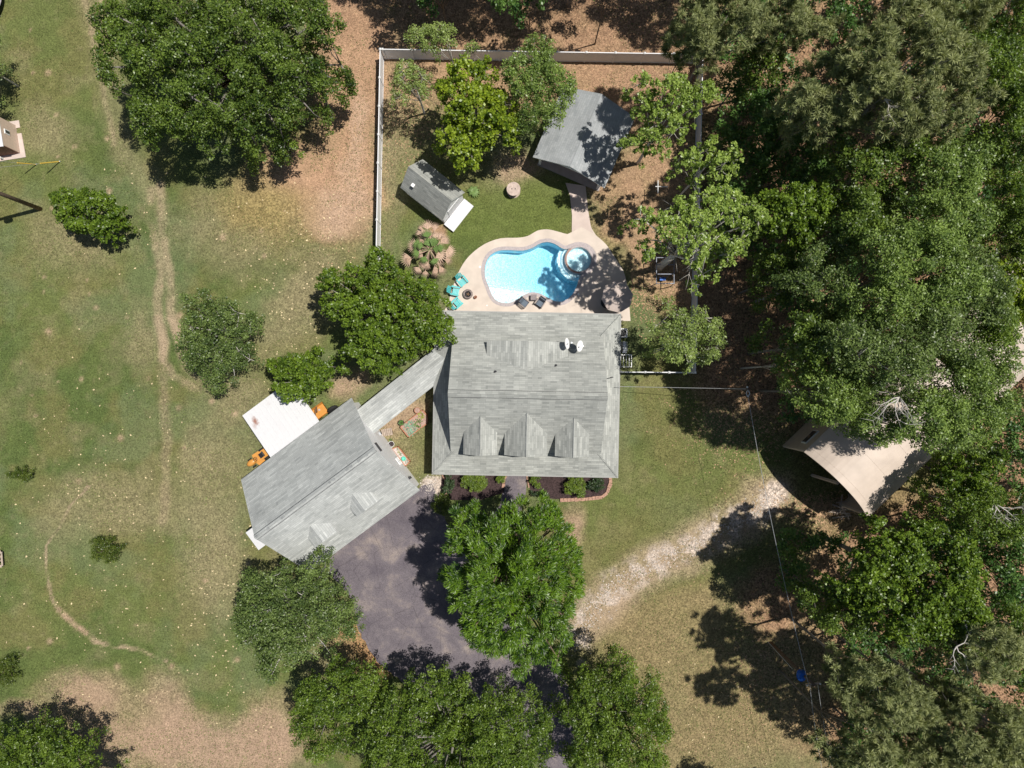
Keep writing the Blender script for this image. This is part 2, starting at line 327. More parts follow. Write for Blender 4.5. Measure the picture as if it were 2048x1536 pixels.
# ------------------------------------------------------------------ ground sheet
POOL_UNION = smooth_loop(pp('969.8,541.6 972.8,524 981.6,510 997,502 1016.7,500.5 1046,501.5 1065.5,495.7 1081,486.9 1096.8,484.5 1110.5,488.8 1122,496 1132,499 1143,495 1157,491.5 1172,495 1182,504 1186,518 1182,532 1173,542 1161,551 1157,560 1153,572.8 1143.7,590 1128,602 1112,603 1096.8,596 1081,587.5 1063.6,584.5 1048,590 1034,599 1016.7,606 997,603 985.5,592 977.7,572.8 971.8,557'), 3)
SPA = P(1158, 519); SPA_R = 1.12
def make_ground():
    fx = np.arange(-50, 50.01, .2); fy = np.arange(-38, 38.01, .2)
    out = np.array([55, 65, 80, 110, 160, 260, 450, 800, 1500, 2500.])
    xs = np.concatenate([-out[::-1], fx, out]); ys = np.concatenate([-(out[::-1]), fy, out]); ys = ys
    nx, ny = len(xs), len(ys); X, Y = np.meshgrid(xs, ys)
    Z = np.zeros_like(X); Z[edge_dist(POOL_UNION, X, Y) < 0] = 0
    ins = inside(offset_loop(POOL_UNION, .12), X, Y); Z[ins] = -3.2
    px = X/S+1024; py = 768-Y/S
    wx = px+(fbm(X, Y, 3, 1)-.5)*55; wy = py+(fbm(X, Y, 3, 5)-.5)*55      # ragged coordinates
    def blob(cx, cy, rx, ry, ang=0, soft=.5):
        a = R(ang); dx, dy = wx-cx, wy-cy; u = (dx*math.cos(a)+dy*math.sin(a))/rx; v = (-dx*math.sin(a)+dy*math.cos(a))/ry
        return np.clip((1+soft-np.hypot(u, v))/(2*soft), 0, 1)
    def line(s, wd, soft=1.0, warp=.25):
        q = [tuple(map(float, t.split(','))) for t in s.split()]
        d = edge_dist(q, px*(1-warp)+wx*warp, py*(1-warp)+wy*warp, False); return np.clip(1+soft/2-d/wd, 0, 1) if soft else (d < wd)*1.
    n1 = fbm(X, Y, 9, 11); n2 = fbm(X, Y, 3.2, 17); n3 = fbm(X, Y, 1.1, 23); n4 = fbm(X, Y, .55, 29, 2)
    c = lambda r, g, b_: np.array([r, g, b_])
    grass = c(.118, .140, .046); lush = c(.078, .112, .034); olive = c(.150, .144, .056); straw = c(.225, .195, .108); dirt = c(.38, .265, .185); red = c(.42, .265, .168)
    litter = c(.26, .160, .098); gravel = c(.46, .385, .325); blueg = c(.125, .155, .072)
    col = np.ones(X.shape+(3,))*grass
    def mixin(k, f):
        nonlocal col; col = col*(1-f[..., None])+k*f[..., None]
    sm = lambda v, a, b_: np.clip((v-a)/(b_-a), 0, 1)
    mixin(lush, sm(n1, .50, .66)*.8); mixin(olive, sm(n2, .46, .62)*.75); mixin(blueg, sm(fbm(X, Y, 5, 41), .5, .64)*.6)
    mixin(straw, sm(fbm(X, Y, 2.2, 47), .56, .76)*.35); mixin(straw, sm(n4, .66, .86)*.3)
    br = lambda base, amt=1.0: np.clip(base*(.55+.9*n3), 0, 1)*amt
    # dry and bare places
    for b_ in ((430, 980, 70, 230, 8), (400, 930, 40, 40, 0), (430, 1120, 40, 90, 0), (150, 480, 90, 60, 0), (80, 260, 60, 50, 0), (480, 450, 110, 80, 0), (640, 560, 60, 80, 30), (230, 1010, 150, 60, 0), (280, 690, 30, 70, 0), (620, 620, 50, 60, 0), (560, 640, 40, 90, 20), (500, 790, 60, 40, 0)):
        mixin(straw, br(blob(*b_))*.7)
    for b_ in ((710, 180, 75, 200, 0), (700, 60, 60, 110, 0), (650, 400, 80, 60, 0), (600, 350, 100, 60, 0), (720, 330, 45, 130, 0)):
        mixin(red*.95, br(blob(*b_), 1.15).clip(0, 1)*.9)
    for b_ in ((715, 330, 22, 90, 4), (690, 420, 60, 40, 0), (660, 440, 40, 25, 0), (712, 230, 20, 60, 0)): mixin(dirt*1.12, br(blob(*b_))*.75)
    for b_ in ((500, 400, 60, 60, 0), (540, 430, 80, 50, 0)): mixin(c(.26, .20, .085), br(blob(*b_))*.7)
    for b_ in ((165, 1385, 75, 40, 0), (200, 1470, 70, 90, 0), (320, 1420, 50, 70, 0), (400, 1500, 150, 60, 0), (510, 1500, 110, 60, 0), (60, 1425, 50, 20, 0), (340, 1480, 90, 60, 0), (540, 1460, 60, 60, 0)):
        mixin(dirt*.92, br(blob(*b_))*.75)
    for b_ in ((1310, 1300, 110, 70, 20), (1390, 1400, 90, 130, 0), (1400, 1215, 80, 35, -15), (1480, 1480, 150, 70, 0), (1560, 1340, 110, 90, 0), (1260, 1250, 60, 40, 0)):
        mixin(c(.27, .195, .115), br(blob(*b_, .9))*.8)
    mixin(c(.17, .155, .062), blob(1420, 1300, 330, 230, 0, .9)*.45)
    for b_ in ((1290, 1080, 130, 60, -25), (1330, 870, 70, 60, 0)): mixin(olive, br(blob(*b_))*.5)
    # litter: woods, north strip, yard edges
    for b_ in ((1750, 560, 360, 330, 0, .15), (1850, 250, 420, 300, 0, .15), (1040, 30, 330, 90, 0, .3), (1320, 130, 160, 120, 0, .3), (1850, 1180, 260, 200, 0, .2), (1850, 1450, 230, 140, 0, .3), (1450, 600, 80, 180, 0, .3), (1500, 760, 110, 60, 0, .3), (1540, 1200, 60, 60, 0, .3), (2200, 700, 300, 1200, 0, .2), (1300, -400, 900, 400, 0, .2)):
        mixin(litter, np.clip(blob(*b_)*(.6+.8*n3), 0, 1)*.95)
    for b_ in ((900, 150, 150, 60, 0), (1180, 160, 180, 70, 0), (1310, 240, 90, 90, 0), (1300, 370, 90, 60, 0), (1250, 430, 60, 50, 0), (1380, 560, 70, 60, 0), (1300, 500, 60, 60, 0), (790, 160, 30, 70, 0), (1200, 360, 30, 30, 0)):
        mixin(red*.85, np.clip(blob(*b_)*(.5+1.0*n3), 0, 1)*.85)
    mixin(straw, np.clip(blob(1040, 360, 60, 60)*(.4+1.0*n3), 0, 1)*.9); mixin(dirt, br(blob(1030, 340, 40, 30))*.8)
    mixin(straw, np.clip(blob(820, 260, 60, 90)*(.4+1.0*n3), 0, 1)*.7); mixin(straw*.9, br(blob(785, 300, 18, 200))*.8)
    mixin(c(.115, .145, .038), blob(1000, 430, 150, 55, 0, .3)*.75); mixin(c(.115, .145, .038), blob(1080, 420, 60, 60, 0, .3)*.6)
    mixin(red*.9, blob(885, 452, 22, 14, 35, .3)*.9); mixin(straw, br(blob(790, 900, 60, 90))*.7); mixin(dirt, br(blob(800, 820, 45, 30, -30))*.8)
    mixin(dirt, br(blob(700, 770, 30, 30))*.8); mixin(c(.36, .20, .10), (line('700,1265 735,1300 765,1335 700,1380 690,1290', 26, 1, .6))*.95)
    mixin(straw, br(blob(660, 1320, 60, 60))*.8)
    mixin(dirt*.9, br(blob(1140, 1060, 26, 45))*.8)
    # wheel tracks and trails
    tr = c(.38, .285, .195)
    mixin(straw*1.05, line('175,-20 190,60 215,140 232,230 245,300 300,370', 26, .9, .35)*.5)
    mixin(tr, line('165,-20 176,40 190,110 205,170 218,230 225,290', 5, 1)*(.2+.8*n3)*.55)
    mixin(tr, line('197,-20 206,40 213,75', 7, 1)*.5)
    mixin(tr, line('300,380 306,450 318,520 318,600 324,660 328,720 345,752 380,775 430,785', 7, 1.4, .35)*np.clip(fbm(X, Y, 2.2, 89)*2.0-.6, 0, .5))
    mixin(tr, line('318,370 325,440 333,510 340,580 347,640 356,690 368,730 395,758 430,768', 7, 1.4, .3)*np.clip(fbm(X, Y, 2.5, 91)*2.0-.5, 0, .55))
    mixin(tr, line('320,640 325,720', 10, 1, .3)*.7); mixin(tr, line('345,640 362,700', 8, 1, .3)*.6)
    mixin(tr*.85, line('324,740 330,850 330,960 322,1040', 9, 1, .4)*.35)
    mixin(tr*.9, line('178,975 145,1010 118,1050 98,1085 90,1120 92,1160 104,1195 122,1220', 2.6, 1, .45)*np.clip(fbm(X, Y, 2.0, 83)*3-1.1, 0, .75))
    mixin(dirt, line('122,1215 140,1235 152,1252 170,1262', 5, 1, .45)*np.clip(n3*1.8-.15, 0, .9)); mixin(tr, line('170,1262 195,1278 232,1292 290,1300 330,1320', 4, 1, .5)*np.clip(fbm(X, Y, 1.6, 87)*3.4-1.35, 0, .85))
    # gravel track and pads
    ga = line('1548,985 1525,1020 1490,1030 1440,1055 1400,1085 1340,1110 1290,1135 1230,1170 1190,1215 1165,1245 1155,1290 1130,1330', 25, 1.2, .55)*np.clip(fbm(X, Y, .9, 53, 3)*6-2.75, 0, .9)
    mixin(c(.36, .27, .19), line('1548,985 1490,1040 1400,1085 1290,1140 1210,1200 1165,1260', 40, 1, .6)*(.45+.6*n3)); mixin(gravel, ga)
    g2 = line('1548,975 1532,1010', 14, 1, .5)*1.; mixin(gravel*1.05, g2)
    g3 = blob(862, 968, 24, 22, 0, .15); mixin(gravel*1.02, g3)
    mixin(c(.50, .41, .33), blob(1850, 750, 60, 30, 0, .3))
    for k in range(60):                                        # small bare spots
        cx, cy = random.uniform(30, 600), random.uniform(60, 1500); r_ = random.uniform(3, 9)
        mixin(dirt*1.1, np.clip(1.4-np.hypot(px-cx, py-cy)/r_-n3*.6, 0, 1)*.7)
    lit = np.clip(np.abs(col-litter).sum(-1)*-6+1.2, 0, 1)
    A = np.clip(np.maximum(np.maximum(ga, g2), g3)*.5+lit*.55+blob(1850, 600, 500, 900, 0, .2)*.3, 0, .8)
    me = bpy.data.meshes.new('ground')
    V = np.stack([X, Y, Z], -1).reshape(-1, 3).astype(np.float32)
    i = np.arange((nx-1)*(ny-1)); r_, q_ = i//(nx-1), i % (nx-1); a = r_*nx+q_
    F = np.stack([a, a+1, a+nx+1, a+nx], -1).astype(np.int32)
    fastmesh(me, V, F); ca = me.color_attributes.new('soil', 'FLOAT_COLOR', 'POINT')
    ca.data.foreach_set('color', np.concatenate([np.clip(col, 0, 1), A[..., None]], -1).reshape(-1).astype(np.float32))
    me.materials.append(M['ground']); o = bpy.data.objects.new('ground', me); C.objects.link(o); tag(o, kind='structure')
def fastmesh(me, V, F):
    nf, k = F.shape
    me.vertices.add(len(V)); me.vertices.foreach_set('co', V.reshape(-1).astype(np.float32))
    me.loops.add(nf*k); me.loops.foreach_set('vertex_index', F.reshape(-1).astype(np.int32))
    me.polygons.add(nf); me.polygons.foreach_set('loop_start', np.arange(0, nf*k, k, dtype=np.int32))
    me.update(calc_edges=True)
make_ground()
def sheet(name, poly, z, m, th=.0, label=None, cat=None, kind='structure', parent=None):
    mb = MB(); mb.prism(poly, z-.25, z)
    o = mb.build(name, m, parent)
    if kind: o['kind'] = kind
    if label: tag(o, label, cat)
    return o
def fill_ring(outer, inner, z, name, m, depth=.25):
    bm = bmesh.new()
    def loop(pts): vs = [bm.verts.new((p.x, p.y, z)) for p in pts]; return [bm.edges.new((vs[i], vs[(i+1) % len(vs)])) for i in range(len(vs))]
    eo = loop(outer); ei = loop(inner)
    bmesh.ops.triangle_fill(bm, use_beauty=True, use_dissolve=False, edges=eo+ei)
    for f in bm.faces:
        if f.normal.z < 0: f.normal_flip()
    ext = bmesh.ops.extrude_edge_only(bm, edges=eo+ei)
    for g in ext['geom']:
        if isinstance(g, bmesh.types.BMVert): g.co.z -= depth
    me = bpy.data.meshes.new(name); bm.to_mesh(me); bm.free(); me.materials.append(m)
    o = bpy.data.objects.new(name, me); C.objects.link(o); return o
drive = smooth_loop(pp('660,1118 845,972 872,1000 895,1050 925,1100 990,1180 1040,1250 1100,1310 1132,1360 1145,1430 1150,1500 1155,1620 1085,1620 1080,1530 1040,1480 960,1450 860,1400 800,1360 755,1322 718,1262 700,1190'), 3)
drive = [p+Vector((random.uniform(-.09, .09), random.uniform(-.09, .09), 0)) for a, b_ in zip(drive, drive[1:]+drive[:1]) for p in (a, a.lerp(b_, .33), a.lerp(b_, .66))]
sheet('driveway', drive, .02, M['asphalt'])
sheet('front_path', pp('1016,925 1056,925 1052,985 1035,1050 985,1090 960,1060 1000,1010'), .035, M['asphalt'])

# ------------------------------------------------------------------ pool
deck_out = smooth_loop(pp('897,640 897,606 909,565 921,537 938.6,512 968,489 1001,477 1036,475.7 1056,472 1075,461.5 1095,459 1114,463 1135,468.5 1146,466'), 3)[:-3]+smooth_loop(pp('1186,467 1192,471 1212,489 1229,514 1246,541 1254,570 1257,600 1255,640'), 3)[:-3]
deck_in = offset_loop(POOL_UNION, .27)
dk = fill_ring(deck_out, deck_in, .06, 'pool_deck', M['concrete']); dk['kind'] = 'structure'
sheet('garden_path', pp('1131,366 1140,392 1144,430 1143.5,467 1155,471 1187,469 1181,450 1176,420 1173,392 1171,372'), .055, M['path'])
pool = thing('swimming_pool', 'free-form blue swimming pool with round spa, curved steps and stone coping', 'swimming pool', P(1060, 545))
ORG = P(1060, 545)
def rel(p): return Vector(p)-ORG
def plaster_ripple_light():
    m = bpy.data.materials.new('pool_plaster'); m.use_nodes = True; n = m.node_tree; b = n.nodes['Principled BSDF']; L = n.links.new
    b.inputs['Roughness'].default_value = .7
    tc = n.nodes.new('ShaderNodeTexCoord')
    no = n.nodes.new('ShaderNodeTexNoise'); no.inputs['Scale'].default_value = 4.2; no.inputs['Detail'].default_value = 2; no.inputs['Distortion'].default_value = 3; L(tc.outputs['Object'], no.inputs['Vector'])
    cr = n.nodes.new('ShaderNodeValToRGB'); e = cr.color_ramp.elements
    e[0].position = .42; e[0].color = (.48, .74, .80, 1); e[1].position = .56; e[1].color = (.90, .97, .98, 1)  # pale network is rippling water light painted into the plaster colour
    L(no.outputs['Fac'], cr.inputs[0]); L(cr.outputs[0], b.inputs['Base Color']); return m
def watermat():
    m = bpy.data.materials.new('pool_water'); m.use_nodes = True; n = m.node_tree; n.nodes.remove(n.nodes['Principled BSDF']); L = n.links.new
    t = n.nodes.new('ShaderNodeBsdfTransparent'); t.inputs[0].default_value = (1, 1, 1, 1)
    g = n.nodes.new('ShaderNodeBsdfGlossy'); g.inputs['Roughness'].default_value = .03
    fr = n.nodes.new('ShaderNodeFresnel'); fr.inputs[0].default_value = 1.33
    tc = n.nodes.new('ShaderNodeTexCoord'); no = n.nodes.new('ShaderNodeTexNoise'); no.inputs['Scale'].default_value = 4.5; no.inputs['Detail'].default_value = 3; L(tc.outputs['Object'], no.inputs['Vector'])
    bp = n.nodes.new('ShaderNodeBump'); bp.inputs['Strength'].default_value = .6; bp.inputs['Distance'].default_value = .08; L(no.outputs['Fac'], bp.inputs['Height'])
    L(bp.outputs[0], g.inputs['Normal']); L(bp.outputs[0], fr.inputs['Normal'])
    mx = n.nodes.new('ShaderNodeMixShader'); L(fr.outputs[0], mx.inputs[0]); L(t.outputs[0], mx.inputs[1]); L(g.outputs[0], mx.inputs[2])
    va = n.nodes.new('ShaderNodeVolumeAbsorption'); va.inputs[0].default_value = (.0, .66, .88, 1); va.inputs[1].default_value = .30
    out = n.nodes['Material Output']; L(mx.outputs[0], out.inputs['Surface']); L(va.outputs[0], out.inputs['Volume']); return m
M['plaster'] = plaster_ripple_light(); M['water'] = watermat()
M['spaplaster'] = mat('spa_plaster', (.50, .78, .76), .6, var=.22, vscale=5)
M['tile'] = mat('blue_waterline_tile', (.10, .42, .50), .3, .6, var=.25, vscale=12)
def basin():
    mb = MB(); n = len(POOL_UNION); o0 = [rel(p) for p in POOL_UNION]
    mb.add([(p.x, p.y, .05) for p in o0]+[(p.x, p.y, -.30) for p in o0]+[(p.x, p.y, -2.4) for p in o0],
           [(i, (i+1) % n, n+(i+1) % n, n+i) for i in range(n)], 1)
    mb.add([(p.x, p.y, -.30) for p in o0]+[(p.x, p.y, -2.4) for p in o0], [(i, (i+1) % n, n+(i+1) % n, n+i) for i in range(n)], 0)
    xs = np.arange(-5.2, 6.2, .1); ys = np.arange(-3.6, 3.6, .1); X, Y = np.meshgrid(xs, ys)
    ins = inside(offset_loop(o0, .15), X, Y)
    px = (X+ORG.x)/S+1024; py = 768-(Y+ORG.y)/S
    dep = 1.0+np.clip((px-990)/110, 0, 1)*.75
    # tanning shelf at lower left
    t = (px-978)*.08+574-py+4*np.sin(px*.05); shelf = (py > 571+(px-980)*.16) & (px < 1060)
    dep = np.where(shelf, .32, dep); dep = np.where((py > 566+(px-980)*.16) & (px < 1060) & ~shelf, .62, dep)
    ds = np.hypot(X+ORG.x-SPA.x, Y+ORG.y-SPA.y)/S
    dep = np.where(ds < 44, .55, dep); dep = np.where(ds < 36, .35, dep)
    nx = len(xs); vs = [(X.flat[i], Y.flat[i], -dep.flat[i]) for i in range(X.size)]; fs = []
    for r in range(len(ys)-1):
        for q in range(nx-1):
            if ins[r, q] or ins[r, q+1] or ins[r+1, q] or ins[r+1, q+1]: a = r*nx+q; fs.append((a, a+1, a+nx+1, a+nx))
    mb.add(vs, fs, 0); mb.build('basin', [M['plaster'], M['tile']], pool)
    # water body
    wv = MB(); inn = offset_loop(o0, .01); wv.prism([(p.x, p.y) for p in inn], -2.35, -.10); wv.build('water', M['water'], pool)
    cp = MB(); oo = offset_loop(o0, .32)
    cp.add([(p.x, p.y, .085) for p in o0]+[(p.x, p.y, .085) for p in oo]+[(p.x, p.y, .02) for p in o0]+[(p.x, p.y, .02) for p in oo],
           [(i, n+i, n+(i+1) % n, (i+1) % n) for i in range(n)]+[(i, (i+1) % n, 2*n+(i+1) % n, 2*n+i) for i in range(n)]+[(n+(i+1) % n, n+i, 3*n+i, 3*n+(i+1) % n) for i in range(n)])
    cp.build('coping', M['coping'], pool)
    c = rel(SPA)
    sp = MB(); sp.lathe([(1.30, -.9), (1.30, .02), (1.28, .10), (1.06, .10), (1.05, .02)], 40, (c.x, c.y, 0)); so = sp.build('spa_wall', M['coping'], pool, True)
    s2 = MB(); s2.lathe([(1.05, .05), (1.05, -.35), (.78, -.36), (.74, -.85), (.0, -.87)], 40, (c.x, c.y, 0)); s2.build('spa_basin', M['spaplaster'], so, True)
    s3 = MB(); s3.lathe([(0, -.30), (1.045, -.30), (1.045, .0), (.0, .0)], 40, (c.x, c.y, 0)); s3.build('spa_water', M['water'], so)
    s4 = MB(); a = [2.2+i*.16 for i in range(17)]; s4.tube([(c.x+1.17*math.cos(t), c.y+1.17*math.sin(t), .115) for t in a], .035, 6); s4.build('tile_band', M['terracotta'], so)
basin()
for (x, y, r_, lb) in ((960, 534, .10, 'white round skimmer lid in the deck left of the pool'), (1157, 589, .10, 'pale skimmer lid in the deck right of the pool, near the parasol'), (974, 611, .06, 'tiny white drain cap near the house eave left of the pool')):
    mb = MB(); p = P(x, y); mb.lathe([(0, .024), (r_*.8, .024), (r_, .016), (r_, 0)], 16); tag(mb.build('skimmer_lid', M['white'], loc=(p.x, p.y, .058)), lb, 'skimmer lid')

# ------------------------------------------------------------------ buildings
def gable_poly(mb, x, pts, mi=0):       # polygon in the plane x = const
    mb.add([(x, y, z) for y, z in pts], [tuple(range(len(pts)))], mi)
def window(parent, c, w_, h_, rz, sx=.05):  # window facing local -y before rotation rz; frame > pane
    f = MB(); q = rot(rz); c = Vector(c)
    for dx, dz, ww, hh in ((-w_/2, 0, .08, h_+.08), (w_/2, 0, .08, h_+.08), (0, h_/2, w_, .08), (0, -h_/2, w_, .08), (0, 0, w_, .05), (0, 0, .04, h_)):
        f.box(c+q@Vector((dx, -.04, dz)), (ww, .06, hh), q)
    o = f.build('window', M['white'], parent)
    g = MB(); g.box(c+q@Vector((0, -.015, 0)), (w_, .02, h_), q); g.build('pane', M['glass'], o)
    return o
def door(parent, c, w_, h_, rz, m='wooddark'):
    q = rot(rz); c = Vector(c); d = MB(); d.box(c+q@Vector((0, -.03, 0)), (w_, .06, h_), q)
    o = d.build('door', M[m], parent); k = MB(); k.box(c+q@Vector((w_*.38, -.09, 0)), (.05, .06, .12), q); k.build('handle', M['steel'], o)
    return o
ROOFM = ['roof', 'white']
def main_house():
    t = thing('house', 'large grey-shingled house with three front dormers and a skirt roof, below the pool', 'house', (1.23, -.85, 0), R(-1.1))
    RM = [M['roof'], M['trim']]
    wb = MB(); wb.prism([(-6.0, -4.8), (6.0, -4.8), (6.0, 4.9), (-6.0, 4.9)], 0, 3.55); wb.build('wall', M['siding'], t)
    pf = MB(); pf.prism([(-7.2, -6.35), (7.2, -6.35), (7.2, 6.3), (-7.2, 6.3)], -.1, .22); pf.build('porch_floor', M['slab'], t)
    for x in (-7.1, -4.3, -1.4, 1.4, 4.3, 7.1):
        for y in (-6.2, 6.15):
            p = MB(); p.box((x, y, 1.45), (.16, .16, 2.5)); p.build('post', M['white'], t)
    # skirt roof
    a, b, c, d = 7.75, 6.82, 6.0, 4.8; e, s1 = 2.78, 3.65
    k = MB(); vs = [(-a, -b, e), (a, -b, e), (a, b, e), (-a, b, e), (-c, -d, s1), (c, -d, s1), (c, d+.1, s1), (-c, d+.1, s1)]
    k.slab(vs, [(0, 1, 5, 4), (1, 2, 6, 5), (2, 3, 7, 6), (3, 0, 4, 7)], .13); k.build('skirt_roof', RM, t, uv=True)
    for i, j in ((0, 4), (1, 5), (2, 6), (3, 7)):
        hc = MB(); p, q = Vector(vs[i]), Vector(vs[j]); hc.tube([p, q], .07, 5); hc.build('hip_cap', M['roof'], t, uv=True)
    # main gable
    zr, g = 7.3, 6.22; sl = (zr-s1)/d
    u = MB(); vs = [(-g, -d-.05, s1+.02), (g, -d-.05, s1+.02), (g, 0, zr), (-g, 0, zr), (-g, d+.12, s1+.0), (g, d+.12, s1+.0)]
    u.slab(vs, [(0, 1, 2, 3), (3, 2, 5, 4)], .13); u.build('upper_roof', RM, t, uv=True)
    for x in (-5.98, 5.98): gw = MB(); gable_poly(gw, x, [(-4.8, 3.5), (4.9, 3.5), (4.9, 3.6), (0, 7.2), (-4.8, 3.6)]); gw.build('gable_wall', M['siding'], t)
    rc = MB()
    for sgn in (1, -1): rc.slab([(-g, 0, zr+.05), (g, 0, zr+.05), (g, sgn*.27, zr+.05-.27*sl), (-g, sgn*.27, zr+.05-.27*sl)], [(0, 1, 2, 3)] if sgn < 0 else [(0, 3, 2, 1)], .045, 0, 1)
    for sgn in (1, -1): rc.box((0, sgn*.29, zr+.03-.29*sl), (2*g, .035, .05), None, 1)
    rc.build('ridge_vent', [M['roof'], M['dark']], t, uv=True)
    zz = lambda y: s1+(d-abs(y))*sl
    for cx, hw, zt in ((-3.73, 1.36, 5.97), (-.04, 1.72, 6.22), (3.72, 1.38, 5.97)):
        ze = 4.95; ye = -(d-(ze-s1)/sl); yr = -(d-(zt-s1)/sl); yf = -4.95
        m_ = MB(); m_.slab([(cx-hw, yf, ze), (cx, yf, zt), (cx+hw, yf, ze), (cx-hw, ye+.1, ze), (cx, yr+.1, zt), (cx+hw, ye+.1, ze)], [(0, 1, 4, 3), (1, 2, 5, 4)], .1)
        o = m_.build('dormer', RM, t, uv=True)
        iw = hw-.14; zi = ze-.12; b_ = MB(); pk = zt-(.14)*(zt-ze)/hw-.12
        b_.add([(cx-iw, -4.75, 3.6), (cx+iw, -4.75, 3.6), (cx+iw, -4.75, zi+.1), (cx, -4.75, pk), (cx-iw, -4.75, zi+.1)], [(0, 1, 2, 3, 4)])
        for sx in (-1, 1): b_.add([(cx+sx*iw, -4.75, 3.6), (cx+sx*iw, ye, ze-.05), (cx+sx*iw, -4.75, ze)], [(0, 1, 2)])
        b_.build('dormer_wall', M['siding'], o); window(o, (cx, -4.76, 4.45), .8, .9, 0)
        for sx in (-1, 1): fl_ = MB(); fl_.tube([(cx+sx*hw, ye+.02, ze+.0), (cx, yr+.02, zt+.0)], .022, 4); fl_.build('flashing', M['cap'], o)
        rg = MB(); rg.tube([(cx, yf, zt+.012), (cx, yr, zt+.012)], .03, 4); rg.build('ridge_cap', M['cap'], o)
    # low rear dormer
    cx, hw, ze, zt, yf = -.05, 3.3, 4.93, 5.87, 4.3
    ye = d-(ze-s1)/sl; yr = d-(zt-s1)/sl
    m_ = MB(); m_.slab([(cx-hw, yf, ze), (cx, yf, zt), (cx+hw, yf, ze), (cx-hw, ye-.1, ze+.02), (cx, yr-.1, zt), (cx+hw, ye-.1, ze+.02)], [(1, 0, 3, 4), (2, 1, 4, 5)], .1)
    o = m_.build('rear_dormer', RM, t, uv=True); b_ = MB()
    b_.add([(cx-hw+.15, 4.12, 3.7), (cx+hw-.15, 4.12, 3.7), (cx+hw-.15, 4.12, ze-.08), (cx, 4.12, zt-.12), (cx-hw+.15, 4.12, ze-.08)], [(0, 1, 2, 3, 4)])
    for sx in (-1, 1): b_.add([(cx+sx*(hw-.15), 4.12, 4.0), (cx+sx*(hw-.15), ye, ze-.05), (cx+sx*(hw-.15), 4.12, ze-.06)], [(0, 1, 2)])
    b_.build('dormer_wall', M['siding'], o)
    for x in (-1.8, 1.7): window(o, (x, 4.13, 4.45), .9, .6, R(180))
    # vent pipes and gutter
    for x, y in ((-2.6, 1.75), (2.25, 2.35), (2.4, 4.2)):
        v = MB(); z = zz(y); v.tube([(x, y, z-.1), (x, y, z+.32)], .05, 8); v.lathe([(.14, 0), (.06, .06)], 10, (x, y, z)); v.build('vent_pipe', M['dark'], t)
    fl = MB(); fl.tube([(7.1, 1.55, 3.25), (7.1, 1.55, 3.65)], .05, 8); fl.tube([(7.1, 1.55, 3.6), (6.75, 1.45, 3.62)], .035, 6); fl.build('service_mast', M['dark'], t)
    gt = MB()
    for sy in (-1, 1): gt.box((0, sy*(b+.045), e-.1), (2*a, .09, .11))
    for sx in (-1, 1): gt.box((sx*(a+.045), 0, e-.1), (.09, 2*b+.2, .11))
    gt.build('gutter', M['trim'], t)
    for x in (-4.4, -2.1, 2.1, 4.4): window(t, (x, -4.81, 1.6), 1.0, 1.4, 0)
    door(t, (0, -4.81, 1.25), 1.05, 2.05, 0); door(t, (-1.5, 4.91, 1.25), 1.8, 2.05, R(180), 'white')
    for x in (-4.0, 2.5, 4.5): window(t, (x, 4.91, 1.6), 1.2, 1.3, R(180))
    for y in (-2.5, 2.2): window(t, (6.01, y, 1.6), 1.0, 1.3, R(90)); window(t, (-6.01, y, 1.6), 1.0, 1.3, R(-90))
    return t
house = main_house()

